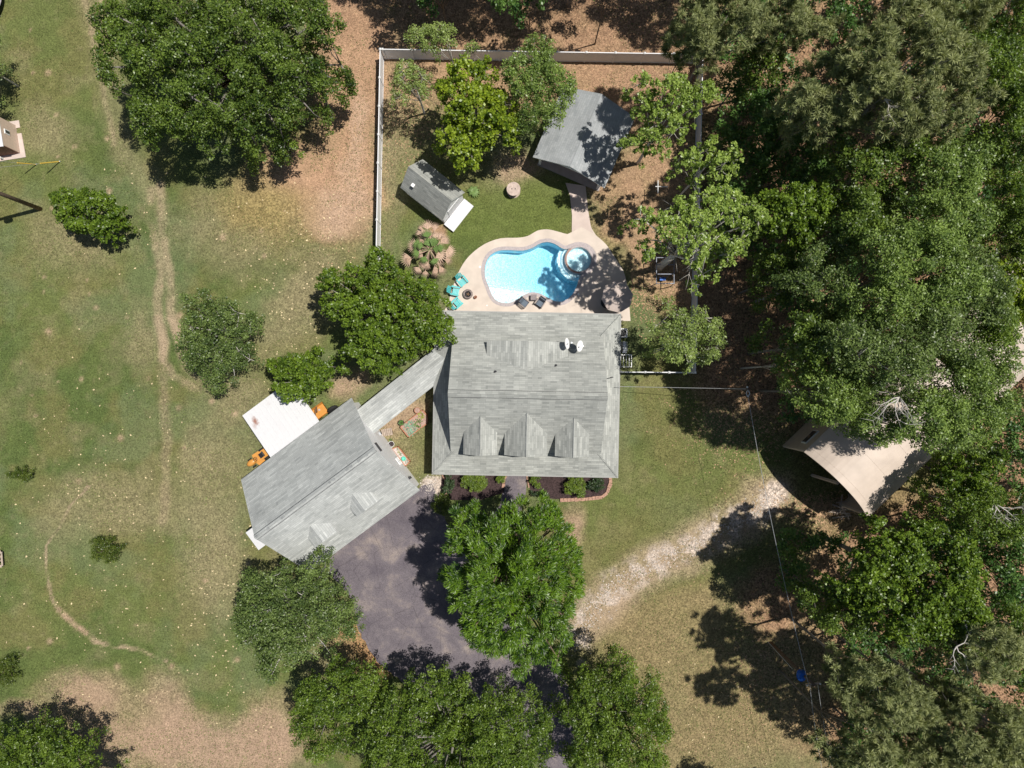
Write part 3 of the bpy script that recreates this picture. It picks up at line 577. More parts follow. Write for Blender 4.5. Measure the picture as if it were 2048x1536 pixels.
def garage():
    ang = math.atan2(.595, .804)
    t = thing('garage', 'white-walled garage with pale steep shingle roof and two low dormers, left of the driveway', 'garage', (-15.24, -8.47, 0), ang)
    a, b, e, zr = 5.77, 4.83, 2.9, 7.65; sl = (zr-e)/b; RM = [M['roof2'], M['white']]
    wb = MB(); ia, ib = a-.28, b-.35
    wb.prism([(-ia, -ib), (ia, -ib), (ia, ib), (-ia, ib)], 0, e+.05)
    for x in (-ia+.001, ia-.001): gable_poly(wb, x, [(-ib, e), (ib, e), (ib, e+.2), (0, zr-.15), (-ib, e+.2)])
    wb.build('wall', M['siding'], t)
    u = MB(); vs = [(-a, -b, e), (a, -b, e), (a, 0, zr), (-a, 0, zr), (-a, b, e), (a, b, e)]
    u.slab(vs, [(0, 1, 2, 3), (3, 2, 5, 4)], .14); u.build('roof', RM, t, uv=True)
    rc = MB()
    for sgn in (1, -1): rc.slab([(-a, 0, zr+.06), (a, 0, zr+.06), (a, sgn*.2, zr+.06-.2*sl), (-a, sgn*.2, zr+.06-.2*sl)], [(0, 1, 2, 3)] if sgn < 0 else [(0, 3, 2, 1)], .06, 0, 1)
    for sgn in (1, -1): rc.box((0, sgn*.215, zr+.05-.215*sl), (2*a, .035, .05), None, 1)
    x = -a+.3
    while x < a-.4:
        wd = random.choice([.18, .25, .35]); z = zr+.075
        if random.random() < .6: rc.box((x, 0, zr+.055), (wd, .16, .03), None, 2)
        x += wd+random.choice([.12, .2, .5])
    rc.build('ridge_vent', [M['roof2'], M['dark'], M['cap']], t, uv=True)
    zz = lambda y: e+(b-abs(y))*sl
    for cx in (1.9, -2.3):
        hw, ze, zt, yf = 1.1, 5.15, 5.98, -3.42
        ye = -(b-(ze-e)/sl); yr = -(b-(zt-e)/sl); m_ = MB()
        m_.slab([(cx-hw, yf, ze), (cx, yf, zt), (cx+hw, yf, ze), (cx-hw, ye+.1, ze), (cx, yr+.1, zt), (cx+hw, ye+.1, ze)], [(0, 1, 4, 3), (1, 2, 5, 4)], .09)
        o = m_.build('dormer', RM, t, uv=True); iw = hw-.13; b_ = MB()
        b_.add([(cx-iw, -3.25, 4.2), (cx+iw, -3.25, 4.2), (cx+iw, -3.25, ze), (cx, -3.25, zt-.15), (cx-iw, -3.25, ze)], [(0, 1, 2, 3, 4)])
        for sx in (-1, 1): b_.add([(cx+sx*iw, -3.25, 4.2), (cx+sx*iw, ye, ze-.05), (cx+sx*iw, -3.25, ze-.05)], [(0, 1, 2)])
        b_.build('dormer_wall', M['siding'], o); window(o, (cx, -3.26, 4.9), .6, .5, 0)
    for x in (-2.9, 2.9):
        g = MB(); g.box((x, -ib-.03, 1.2), (4.2, .06, 2.3)); g.build('garage_door', boards('panelled_door', (.75, .75, .75), .5, .3, .6, 'Z'), t)
    v = MB()
    for dz in (-.45, .0): v.box((ia+.03, .1, 5.0+dz), (.06, .85, .16), None, 0)
    v.build('louvre', M['dark'], t)
    window(t, (ia+.01, -1.8, 1.5), .8, 1.0, R(90)); lf = MB(); lf.box((ia+.1, -3.5, 2.2), (.2, .2, .35)); lf.build('wall_lamp', M['dark'], t)
    # lean-to canopy behind and the small awning at the end
    c1 = thing('carport', 'white metal lean-to carport with a rust stain, on the back of the garage', 'carport', (-15.24, -8.47, 0), ang)
    m_ = MB(); m_.slab([(-2.7, 4.86, 2.80), (2.4, 4.86, 2.80), (2.4, 9.2, 2.25), (-2.7, 9.2, 2.25)], [(0, 1, 2, 3)], .06, 0, 0); [m_.tube([(x, 4.9, 2.81), (x, 9.18, 2.268)], .014, 4) for x in [-2.4+.43*q for q in range(12)]]; m_.build('roof', M['rusty'], c1)
    for x in (-2.55, 2.25):
        for y in (7.0, 9.05): p = MB(); p.box((x, y, 1.1), (.09, .09, 2.2)); p.build('post', M['white'], c1)
    bm_ = MB(); bm_.box((-.15, 9.1, 2.12), (5.0, .09, .12)); bm_.build('beam', M['white'], c1)
    c2 = thing('awning', 'small white flat awning sticking out below the left gable end of the garage', 'awning', (-15.24, -8.47, 0), ang)
    m_ = MB(); m_.slab([(-8.4, -.8, 2.2), (-5.6, -.8, 2.45), (-5.6, 1.05, 2.45), (-8.4, 1.05, 2.2)], [(0, 1, 2, 3)], .05, 0, 0); m_.build('roof', M['whitemetal'], c2)
    for y in (-.7, .95): p = MB(); p.box((-8.3, y, 1.08), (.07, .07, 2.16)); p.build('post', M['white'], c2)
garage()

def breezeway():
    A, B = Vector((-12.75, -3.5, 0)), Vector((-4.95, 2.7, 0)); mid = (A+B)/2; L = (B-A).length
    t = thing('breezeway', 'long narrow shingled walkway roof linking the house to the garage', 'breezeway', mid, math.atan2(B.y-A.y, B.x-A.x))
    h, hw = L/2, 1.22; m_ = MB()
    m_.slab([(-h, -hw, 2.66), (h, -hw, 2.66), (h, 0, 3.2), (-h, 0, 3.2), (-h, hw, 2.66), (h, hw, 2.66)], [(0, 1, 2, 3), (3, 2, 5, 4)], .12)
    m_.build('roof', [M['roof2'], M['white']], t, uv=True)
    for x in (-h+1.2, -h+3.4, -h+5.6):
        for y in (-hw+.2, hw-.2): p = MB(); p.box((x, y, 1.3), (.12, .12, 2.6)); p.build('post', M['white'], t)
    f = MB(); f.prism([(-h, -1), (h-1.5, -1), (h-1.5, 1), (-h, 1)], -.1, .05); f.build('floor', M['slab'], t)
breezeway()

def pavilion():
    cen = (P(1070, 316, 2.6)+P(1213.7, 378, 2.6)+P(1266, 232.9, 2.6))  # corners at eave height
    c = (P(1070, 316, 2.6)+P(1266, 232.9, 2.6))/2; d = (P(1213.7, 378, 2.6)-P(1070, 316, 2.6)); ang = math.atan2(d.y, d.x)
    t = thing('pavilion', 'open garden pavilion with blue-grey gable roof on white posts, above the pool path', 'pavilion', (c.x, c.y, 0), ang)
    hw = d.length/2; hl = (P(1266, 232.9, 2.6)-P(1213.7, 378, 2.6)).length/2; zr = 4.25; sl = (zr-2.6)/hw
    m_ = MB(); m_.slab([(-hw, -hl, 2.6), (0, -hl, zr), (hw, -hl, 2.6), (-hw, hl, 2.6), (0, hl, zr), (hw, hl, 2.6)], [(0, 1, 4, 3), (1, 2, 5, 4)], .13)
    m_.build('roof', [M['roof3'], M['white']], t, uv=True)
    f = MB(); f.prism([(-hw+.35, -hl+.3), (hw-.35, -hl+.3), (hw-.35, hl-.4), (-hw+.35, hl-.4)], -.1, .10); f.build('floor', M['slab'], t)
    for x in (-hw+.55, hw-.55):
        for y in (-hl+.5, 0, hl-.6): p = MB(); p.box((x, y, 1.35), (.2, .2, 2.5)); p.build('post', M['white'], t)
    for y in (-hl+.45, hl-.55):
        p = MB(); p.box((0, y, 2.52), (2*hw-.8, .16, .2)); p.box((0, y, 3.25), (.14, .14, 1.3))
        for s_ in (-1, 1): p.tube([(s_*1.5, y, 2.6), (0, y, 3.6)], .06, 4); p.tube([(s_*.1, y, 2.6), (s_*1.1, y, 3.4)], .05, 4)
        p.build('truss', M['white'], t)
pavilion()

def shed():
    c = P((801+929.4)/2, (375.3+384.7)/2, 2.2); d = P(885.2, 441.7, 2.2)-P(801, 375.3, 2.2); ang = math.atan2(d.y, d.x)
    L = d.length/2; w_ = (P(885.2, 441.7, 2.2)-P(929.4, 384.7, 2.2)).length/2; zr = 4.1
    t = thing('garden_shed', 'small steep-roofed garden shed with grey shingles beside the white fence', 'shed', (c.x, c.y, 0), ang)
    m_ = MB(); m_.slab([(-L, -w_, 2.2), (L, -w_, 2.2), (L, 0, zr), (-L, 0, zr), (-L, w_, 2.2), (L, w_, 2.2)], [(0, 1, 2, 3), (3, 2, 5, 4)], .08)
    m_.build('roof', [M['roof'], M['white']], t, uv=True)
    b_ = MB(); b_.prism([(-L+.15, -w_+.2), (L-.15, -w_+.2), (L-.15, w_-.2), (-L+.15, w_-.2)], 0, 2.25)
    for x in (-L+.151, L-.151): gable_poly(b_, x, [(-w_+.2, 2.2), (w_-.2, 2.2), (0, zr-.2)])
    b_.build('wall', M['siding'], t)
    v = MB(); z = 2.2+(w_-.85)*(zr-2.2)/w_; v.box((-L+1.0, -.85, z+.1), (.28, .28, .22)); v.build('roof_vent', M['white'], t)
    r = MB(); r.slab([(L-.1, -w_+.05, .42), (L+.95, -w_+.05, .36), (L+.95, w_-.15, .36), (L-.1, w_-.15, .42)], [(0, 1, 2, 3)], .09, 0, 0); r.build('ramp', M['whitemetal'], t)
    dr = MB(); dr.box((L-.13, .1, 1.2), (.05, 1.5, 1.9)); dr.build('door', M['whitemetal'], t)
    for y in (-w_+.2, w_-.3): p = MB(); p.box((L+.8, y, .16), (.12, .12, .32)); p.build('block', M['slab'], t)
shed()

def barn(name, lab, left, right, length, tag_front=True):
    A, B = Vector(left), Vector(right); A.z = B.z = 0; d = B-A; w_ = d.length; mid = (A+B)/2; ang = math.atan2(d.y, d.x)
    t = thing(name, lab, 'barn', mid, ang)         # local x across the open end, +y into the building
    n = 18; e, ap = 5.0, 6.7
    prof = [(-w_/2+w_*i/n, e+(ap-e)*(1-abs(2*i/n-1)**2.2)) for i in range(n+1)]
    m_ = MB(); ys = [0, length]
    vs = [(x, y, z) for y in ys for x, z in prof]; m_.slab(vs, [(i, i+1, n+1+i+1, n+1+i) for i in range(n)], .12, 0, 0)
    y = .6
    while y < length: m_.tube([(x, y, z+.008) for x, z in prof], .006, 4); y += 2.4
    m_.build('roof', M['tan'], t)
    wl = MB(); wl.box((-w_/2+.08, length/2+.1, e/2), (.1, length-.3, e-.06)); wl.box((w_/2-.08, length/2+.1, e/2), (.1, length-.3, e-.06)); wl.box((0, length-.2, e/2), (w_-.3, .1, e-.06))
    wl.build('wall', M['tanwall'], t)
    for y in (1.6, 3.9, 6.2):
        f = MB(); f.box((-w_/2+.0, y, 3.4), (.1, 1.5, 1.0)); o = f.build('window', M['white'], t); g = MB(); g.box((-w_/2-.06, y, 3.4), (.03, 1.3, .8)); g.build('pane', M['glass'], o)
    for x in (-w_/2+.15, 0, w_/2-.15): p = MB(); p.box((x, .25, e/2), (.2, .2, e)); p.build('post', M['tan'], t)
    return t
barn('barn', 'tan curved-roof metal barn with an open front, at the end of the gravel track', P(1608, 904, 5), P(1735, 1037, 5), 12.5)
B2 = P(1992, 806, 5); B1 = B2+Vector((-.69*7.6, .724*7.6, 0))
barn('barn', 'second tan metal barn almost buried under the trees at the right edge', B1, B2, 11)
# pallets and scrap boards in the mouth of the barn
pl = thing('scrap_timber', 'heap of broken pallets and boards in the shaded mouth of the tan barn', 'timber pile', P(1692, 1012), .5)
for k in range(16):
    b_ = MB(); b_.box((random.uniform(-.9, .9), random.uniform(-.6, .6), .08+k*.03), (random.uniform(1, 1.9), .12, .03), rot(random.uniform(0, 3.1), random.uniform(-.1, .1), random.uniform(-.15, .15))); b_.build('board', M['wood'], pl)

def neighbour():
    a = P(32, 251); b_ = P(40.6, 306); d = (a-b_); ang = math.atan2(d.y, d.x)
    t = thing('pump_house', 'corner of a small tan-walled outbuilding with a white roof at the left edge', 'outbuilding', b_, ang)   # local x along tan wall, +y away to the left
    wl = MB(); L = d.length; wl.box((L/2, 2.0, 1.05), (L, 4.0, 2.1)); wl.build('wall', [boards('tan_panel', (.60, .47, .38), .3, .1, .7, 'X')], t)
    bw = MB(); bw.box((-.02, 2.0, 1.04), (.04, 3.98, 2.08)); bw.build('brick_wall', M['brick'], t)
    w2 = MB(); w2.box((1.35, -.03, 1.4), (.42, .06, .6)); o = w2.build('window', M['white'], t); g = MB(); g.box((1.35, -.07, 1.4), (.26, .03, .46)); g.build('pane', M['glass'], o)
    r = MB(); r.slab([(-.12, -.0, 2.12), (L+.15, -.0, 2.12), (L+.15, 4.1, 2.6), (-.12, 4.1, 2.6)], [(0, 1, 2, 3)], .06, 0, 0); r.build('roof', M['whitemetal'], t)
    s_ = MB(); s_.prism([(-.45, -.45), (1.7, -.40), (1.7, -.02), (-.02, -.02), (-.02, 2.5), (-.45, 2.5)], -.1, .06); s_.prism([(L-.25, -.35), (L+.4, -.35), (L+.4, .8), (L-.25, .8)], -.1, .062); s_.build('slab', M['path'], t)
    v = MB(); v.tube([(-.3, 1.5, .05), (-.3, 1.5, .5)], .07, 8); v.build('pipe', M['white'], t)
neighbour()

# ------------------------------------------------------------------ fence
def fence(a, b_, n, lab, side=1):
    A, B = Vector(a), Vector(b_); A.z = B.z = 0; d = B-A; L = d.length; t = thing('fence', lab, 'fence', A, math.atan2(d.y, d.x), 'white vinyl fence runs round the back yard'); s_ = L/n
    pn = MB()
    for i in range(n):
        x0, x1 = i*s_+.07, (i+1)*s_-.07
        pn.box(((x0+x1)/2, 0, .90), (x1-x0, .035, 1.62)); pn.box(((x0+x1)/2, 0, 1.74), (x1-x0, .07, .13)); pn.box(((x0+x1)/2, 0, .12), (x1-x0, .07, .13))
    pn.build('panel', boards('white_fence_board', (.78, .78, .80), .17, .35, .5, 'X', .02), t)
    for i in range(n+1):
        p = MB(); p.box((i*s_, 0, .93), (.13, .13, 1.86)); p.add([(i*s_-.09, -.09, 1.86), (i*s_+.09, -.09, 1.86), (i*s_+.09, .09, 1.86), (i*s_-.09, .09, 1.86), (i*s_, 0, 1.95)], [(0, 1, 4), (1, 2, 4), (2, 3, 4), (3, 0, 4), (3, 2, 1, 0)]); p.build('post', M['white'], t)
TL, TR, BR = P(760, 98, 1.83), P(1406, 108, 1.83), P(1391, 745, 1.83)
fence(TL, P(750, 610, 1.83), 9, 'white board fence along the left side of the pool yard')
fence(TL+Vector((.2, 0, 0)), TR, 11, 'white board fence across the top of the pool yard')
fence(TR-Vector((0, .2, 0)), BR, 11, 'white board fence along the right side of the yard under the trees')
fence(P(1243, 744, 1.83), BR-Vector((.2, 0, 0)), 3, 'short white fence run from the right wall of the house')

# ------------------------------------------------------------------ yard objects
def adirondack(lab, px, py, face):     # face: compass angle (deg, 0=+x) the sitter looks towards
    t = thing('garden_chair', lab, 'chair', P(px, py)+Vector((0, 0, .06)), R(face-90), 'turquoise chairs round the fire pit')  # local +y = forward
    s_ = MB()
    for i in range(5): s_.box((0, .34-i*.115, .36-i*.022), (.52, .095, .025), rot(0, R(-11)))
    s_.build('seat', M['teal'], t)
    b_ = MB()
    for i in range(5):
        x = (i-2)*.115; h = .86-.04*abs(i-2)**1.5; b_.box((x*1.08, -.34-h*.17, .34+h*.40), (.10, .022, h*.86), rot(-x*.28, R(24)))
    b_.build('backrest', M['teal'], t)
    for sx in (-1, 1):
        a_ = MB(); a_.box((sx*.34, .06, .56), (.14, .74, .028)); a_.build('armrest', M['teal'], t)
        for y in (.36, -.30): l = MB(); l.box((sx*.31, y, .27), (.07, .07, .55)); l.build('leg', M['teal'], t)
adirondack('turquoise garden chair nearest the palm, above the fire pit', 925, 563, -52)
adirondack('turquoise garden chair directly left of the fire pit, middle of three', 910, 583, -12)
adirondack('turquoise garden chair closest to the house eave, below the fire pit', 914.5, 608, 42)
def wicker(lab, px, py, face):
    t = thing('patio_chair', lab, 'chair', P(px, py)+Vector((0, 0, .06)), R(face-90), 'dark wicker chairs at the pool edge')
    s_ = MB(); s_.box((0, .02, .30), (.62, .62, .10)); s_.build('seat', M['wicker'], t)
    c_ = MB(); c_.box((0, .04, .40), (.50, .52, .11)); c_.build('cushion', M['cushion'], t)
    b_ = MB(); b_.box((0, -.36, .66), (.60, .08, .66), rot(0, R(20))); b_.build('backrest', M['wicker'], t)
    k = MB(); k.box((0, -.27, .68), (.48, .07, .50), rot(0, R(20))); k.build('back_cushion', M['cushion'], t)
    for sx in (-1, 1):
        a_ = MB(); a_.box((sx*.34, -.02, .58), (.09, .66, .05)); a_.build('armrest', M['slab'], t)
        for y in (.28, -.30): l = MB(); l.box((sx*.33, y, .28), (.06, .06, .56)); l.build('leg', M['wicker'], t)
wicker('dark wicker chair with grey cushion, left of the little side table by the pool', 1048, 607, -38)
wicker('dark wicker chair with grey cushion, right of the little side table, in dappled shade', 1080, 607, -125)
t = thing('side_table', 'small square grey table between the two wicker chairs', 'table', P(1067, 596)+Vector((0, 0, .06)), 0)
b_ = MB(); b_.box((0, 0, .44), (.52, .50, .04)); b_.build('top', mat('stone_tabletop', (.24, .21, .21), .7, var=.2, vscale=8), t)
b_ = MB(); b_.box((0, 0, .22), (.42, .40, .42)); b_.build('base', M['wicker'], t)
t = thing('fire_pit', 'round black fire pit on the deck ringed by a stone-look rim', 'fire pit', P(936, 589)+Vector((0, 0, .06)))
b_ = MB(); b_.lathe([(.30, .0), (.34, .12), (.43, .20), (.44, .23), (.30, .24), (.26, .20)], 24); b_.build('rim', mat('stone_rim', (.22, .18, .17), .9, var=.6, vscale=11), t, True)
b_ = MB(); b_.lathe([(.27, .22), (.20, .10), (0, .07)], 20); b_.build('bowl', M['dark'], t, True)
b_ = MB()
for k in range(5): b_.tube([(.17*math.cos(k*1.3), .17*math.sin(k*1.3), .12), (-.12*math.cos(k*1.3+.5), -.12*math.sin(k*1.3+.5), .17)], .03, 6)
b_.build('logs', M['wooddark'], t)
t = thing('bucket', 'tiny terracotta bucket of kindling beside the fire pit', 'bucket', P(951.5, 595)+Vector((0, 0, .06)))
b_ = MB(); b_.lathe([(.0, .0), (.10, .0), (.14, .30), (.12, .30), (.09, .05), (0, .05)], 14); b_.build('pail', M['terracotta'], t, True)
b_ = MB(); b_.tube([(.05, 0, .1), (-.08, .05, .34)], .025, 5); b_.tube([(0, .05, .1), (.08, -.06, .36)], .02, 5); b_.build('kindling', M['wood'], t)
# parasol
def parasol():
    c = P(1235.5, 593, 2.5); t = thing('parasol', 'big octagonal beige parasol over the right end of the pool deck', 'parasol', (c.x, c.y, .06)); n = 8; r = 1.36
    b_ = MB(); vs = [(0, 0, 2.62)]; k = 4
    for j in range(1, k+1):
        for i in range(n*4):
            a = 2*math.pi*i/(n*4)+.15; seg = (i % 4)/4; rr = r*j/k*(math.cos(math.pi/n)/math.cos((seg-.5)*2*math.pi/n))
            sag = -.05*math.sin(math.pi*seg)*j/k; vs.append((rr*math.cos(a), rr*math.sin(a), 2.62-.42*(j/k)**1.15+sag))
    m_ = n*4; fs = [(0, 1+i, 1+(i+1) % m_) for i in range(m_)]+[(1+(j-1)*m_+i, 1+j*m_+i, 1+j*m_+(i+1) % m_, 1+(j-1)*m_+(i+1) % m_) for j in range(1, k) for i in range(m_)]
    b_.add(vs, fs); b_.build('canopy', M['canvas'], t)
    b_ = MB(); b_.tube([(0, 0, 0), (0, 0, 2.7)], .03, 8); b_.build('pole', M['wooddark'], t)
    b_ = MB()
    for i in range(8): a = 2*math.pi*i/8+.15; b_.tube([(0, 0, 2.55), (1.3*math.cos(a), 1.3*math.sin(a), 2.15)], .012, 4)
    b_.build('ribs', M['wooddark'], t)
    b_ = MB(); b_.lathe([(0, .12), (.28, .1), (.3, 0)], 16); b_.build('base', M['dark'], t)
parasol()
t = thing('patio_table', 'round patio table under the beige parasol', 'table', P(1212, 607)+Vector((0, 0, .06)))
b_ = MB(); b_.lathe([(0, .74), (.55, .74), (.55, .70), (0, .70)], 24); b_.build('top', M['wicker'], t)
for k in range(4): b_ = MB(); b_.tube([(.4*math.cos(k*1.57), .4*math.sin(k*1.57), .7), (.45*math.cos(k*1.57), .45*math.sin(k*1.57), 0)], .025, 6); b_.build('leg', M['wicker'], t)
# cable spool
t = thing('cable_spool', 'upright wooden cable spool used as a round table on the bare patch', 'cable spool', P(1027, 383)+Vector((0, 0, 0)))
b_ = MB(); b_.lathe([(0, .86), (.60, .86), (.60, .80), (0, .80)], 28); b_.build('top', mat('grey_planks', (.50, .40, .35), .9, var=.2, vscale=5), t)
b_ = MB(); b_.lathe([(.22, .06), (.22, .80)], 18); b_.build('drum', M['wooddark'], t)
b_ = MB(); b_.lathe([(0, .06), (.60, .06), (.60, 0)], 28); b_.build('bottom_disc', M['wood'], t)
for a in (0, 1): b_ = MB(); b_.lathe([(.05, .872), (.0, .872)], 8, (-.15+a*.3, 0, 0)); b_.build('bolt_hole', M['dark'], t)
# clothesline cross
t = thing('clothes_airer', 'white pole with crossed arms standing in the leaf litter right of the pavilion', 'clothes airer', P(1311, 383))
b_ = MB(); top = P(1316, 373, 2.1)-P(1311, 383); b_.tube([(0, 0, 0), top], .035, 8); b_.build('pole', M['steel'], t)
for dx, dy in ((.85, -.02), (-.22, 0), (0, .52), (0, -.58)): b_ = MB(); b_.tube([top, top+Vector((dx, dy, 0))], .035, 6); b_.build('arm', M['white'], t)
# right side of the house
t = thing('heat_pump', 'white air-conditioning unit with a round black fan against the right wall of the house', 'air conditioner', P(1243, 667))
b_ = MB(); b_.box((0, 0, .4), (.80, .80, .8)); b_.build('cabinet', M['white'], t)
b_ = MB(); b_.lathe([(0, .83), (.28, .83), (.31, .80)], 24); b_.build('fan', M['black'], t)
t = thing('grill', 'blue-grey shiny gas grill between the air conditioner and the slatted frame', 'grill', P(1245.5, 694))
b_ = MB(); b_.box((0, 0, .45), (.55, .8, .9)); b_.build('cart', M['greymetal'], t)
b_ = MB(); b_.add([(-.28, -.42, .9), (.28, -.42, .9), (.28, .42, .9), (-.28, .42, .9), (-.15, -.42, 1.12), (.12, -.42, 1.16), (.12, .42, 1.16), (-.15, .42, 1.12)], [(0, 1, 5, 4), (1, 2, 6, 5), (2, 3, 7, 6), (3, 0, 4, 7), (4, 5, 6, 7)]); b_.build('lid', M['steel'], t)
b_ = MB(); b_.box((.0, -.5, .85), (.4, .2, .04)); b_.box((.22, 0, .98), (.03, .5, .03)); b_.build('side_shelf', M['greymetal'], t)
t = thing('slatted_frame', 'white open slatted frame standing at the right eave of the house', 'frame', P(1251, 722, .5)-Vector((0, 0, .5)))
for x in (-.50, .44): b_ = MB(); b_.box((x, 0, 1.0), (.06, 1.06, .06)); b_.build('side_rail', M['white'], t)
for y in (-.52, .52): b_ = MB(); b_.box((-.03, y, 1.0), (1.0, .07, .07)); b_.build('end_rail', M['white'], t)
for x in (-.26, -.02, .24): b_ = MB(); b_.box((x, 0, 1.0), (.045, .98, .04)); b_.build('slat', M['white'], t)
for x in (-.5, .44):
    for y in (-.5, .5): b_ = MB(); b_.box((x, y, .5), (.06, .06, 1.0)); b_.build('leg', M['white'], t)
# satellite dishes on the rear roof
def dish(lab, px, py, h, aim, tilt, d=.45):
    p = P(px, py, h); t = thing('satellite_dish', lab, 'satellite dish', p-Vector((0, 0, .75)), 0, 'satellite dishes on the rear slope of the house')
    q = Quaternion((0, 0, 1), R(aim)) @ Quaternion((0, 1, 0), R(tilt)); b_ = MB(); prof = [(0, -.06), (.2*d/.5, -.05), (.38*d/.5, -.02), (d, .05), (d+.01, .04), (.38*d/.5, -.04), (0, -.08)]
    m2 = MB(); m2.lathe(prof, 28, sx=.93); b_.add([q@Vector(v)+Vector((0, 0, .75)) for v in m2.v], m2.f); b_.build('reflector', M['white'], t, True)
    n_ = q@Vector((0, 0, 1)); e_ = q@Vector((-1, 0, 0))
    b_ = MB(); b_.tube([Vector((0, 0, .72)), Vector((0, 0, .75))+n_*.55+e_*.35], .018, 5); b_.box(Vector((0, 0, .75))+n_*.58+e_*.37, (.1, .1, .12)); b_.build('feed_arm', M['steel'], t)
    b_ = MB(); b_.tube([(0, 0, .72), (-.08, -.1, -.2)], .03, 8); b_.build('mast', M['steel'], t)
    for dx, dy in ((-.35, -.35), (.35, -.30)): b_ = MB(); b_.tube([(-.04, -.05, .35), (dx, dy, -.15+dy*-.3)], .014, 5); b_.build('strut', M['steel'], t)
dish('narrower satellite dish, the left of the pair on the rear roof slope', 1133.5, 687, 5.8, 5, 62)
dish('fuller-faced satellite dish on two struts, the right of the pair', 1159, 692, 5.75, -10, 50)
# rear yard play frame beneath the trees
t = thing('play_frame', 'pale metal play frame in the shade under the sprawling tree, near the right fence', 'play frame', P(1328, 543, 1.5)-Vector((0, 0, 1.5)))
for x in (-.75, .75):
    for y in (-1.1, 1.1): b_ = MB(); b_.tube([(x*1.2, y, 0), (x, y, 2.0)], .04, 6); b_.build('leg', M['greymetal'], t)
for x in (-.75, .75): b_ = MB(); b_.box((x, 0, 2.0), (.06, 2.3, .06)); b_.build('top_rail', M['greymetal'], t)
for y in (-1.1, -.3, .5, 1.1): b_ = MB(); b_.box((0, y, 2.0), (1.5, .06, .06)); b_.build('rung', M['greymetal'], t)
b_ = MB(); b_.box((.1, -.5, .5), (.5, .25, .05)); b_.tube([(-.1, -.5, .5), (-.1, -.3, 2.0)], .01, 4); b_.tube([(.3, -.5, .5), (.3, -.3, 2.0)], .01, 4); b_.build('swing_seat', M['blue'], t)
# trampoline in the top-left corner
t = thing('trampoline', 'round trampoline with a pale padded rim, cut off by the top-left corner', 'trampoline', P(-52, -3))
b_ = MB(); b_.lathe([(2.72, .80), (2.98, .80), (2.98, .72), (2.72, .72), (2.72, .80)], 64); b_.build('pad', mat('pale_pad', (.62, .56, .60), .6, var=.15, vscale=4), t)
b_ = MB(); b_.lathe([(0, .74), (2.72, .76)], 48); b_.build('mat', M['black'], t)
for k in range(8): a = k*math.pi/4+.2; b_ = MB(); b_.tube([(2.85*math.cos(a), 2.85*math.sin(a), 0), (2.85*math.cos(a), 2.85*math.sin(a), .72)], .03, 6); b_.build('leg', M['steel'], t)
# timber frame, lower left
t = thing('timber_table', 'brown slatted picnic table with crossed legs at the left edge', 'picnic table', P(-12, 1117), R(4))
for k in range(6): b_ = MB(); b_.box((0, -.34+k*.14, .74), (1.8, .12, .04)); b_.build('plank', M['wooddark'], t)
for s_ in (-1, 1):
    b_ = MB(); b_.tube([(.8*s_, -.55, 0), (.8*s_, .3, .72)], .05, 4); b_.tube([(.8*s_, .55, 0), (.8*s_, -.3, .72)], .05, 4); b_.build('cross_leg', M['wood'], t)
    b_ = MB(); b_.box((0, s_*.62, .43), (1.9, .24, .04)); b_.build('bench', M['wood'], t)
b_ = MB(); b_.box((1.02, 0, .45), (.13, 1.25, .05)); b_.build('end_board', M['wood'], t)

# mowers and the clutter behind the garage
def rider(lab, px, py, ang, sc_=1.0):
    t = thing('riding_mower', lab, 'riding mower', P(px, py), R(ang)); t.scale = (sc_,)*3     # forward = +x
    b_ = MB(); n = 14; vs = []
    for z, k in ((.45, 1), (.78, .95), (.86, .6)):
        vs += [(.62+.46*k*math.cos(2*math.pi*i/n), .27*k*math.sin(2*math.pi*i/n), z) for i in range(n)]
    b_.add(vs, [(j*n+i, j*n+(i+1) % n, (j+1)*n+(i+1) % n, (j+1)*n+i) for j in range(2) for i in range(n)]+[tuple(2*n+i for i in range(n))]); b_.build('hood', M['orange'], t, True)
    b_ = MB(); b_.box((-.55, 0, .52), (.75, .72, .22)); b_.box((-.1, 0, .36), (.5, .55, .06)); b_.build('rear_body', M['orange'], t)
    b_ = MB(); b_.prism([(-.42, -.5), (.35, -.55), (.5, 0), (.35, .55), (-.42, .5)], .14, .30); b_.build('cutting_deck', M['orange'], t)
    b_ = MB(); b_.box((-.48, 0, .72), (.42, .42, .12)); b_.box((-.72, 0, .92), (.10, .42, .38), rot(0, 0, R(-12))); b_.build('seat', M['black'], t)
    b_ = MB(); b_.lathe([(.16, 0), (.19, .02), (.19, .04), (.16, .05), (.15, .02), (.16, 0)], 18, (.08, 0, .95)); b_.tube([(.08, 0, .97), (.2, 0, .6)], .02, 6); b_.box((.08, 0, .97), (.3, .03, .02)); b_.build('steering_wheel', M['black'], t)
    for x, r_, w_, y in ((.78, .18, .13, .36), (-.6, .27, .22, .42)):
        for s_ in (-1, 1):
            b_ = MB(); m2 = MB(); m2.lathe([(r_*.5, -w_/2), (r_*.9, -w_/2), (r_, -w_/3), (r_, w_/3), (r_*.9, w_/2), (r_*.5, w_/2)], 20)
            b_.add([(v[0]+x, v[2]+s_*y, v[1]+r_) for v in m2.v], m2.f); o = b_.build('wheel', M['rubber'], t, True)
            k = MB(); m3 = MB(); m3.lathe([(0, -w_/2+.01), (r_*.52, -w_/2+.01), (r_*.52, w_/2-.01), (0, w_/2-.01)], 14); k.add([(v[0]+x, v[2]+s_*y, v[1]+r_) for v in m3.v], m3.f); k.build('hub', M['yellow'], o)
rider('orange riding mower with black seat nosing out from behind the garage', 520, 915, 217, 1.0)
t = thing('garden_cart', 'orange tub cart with a dark handle between the white carport and the garage', 'garden cart', P(640, 824), R(35))
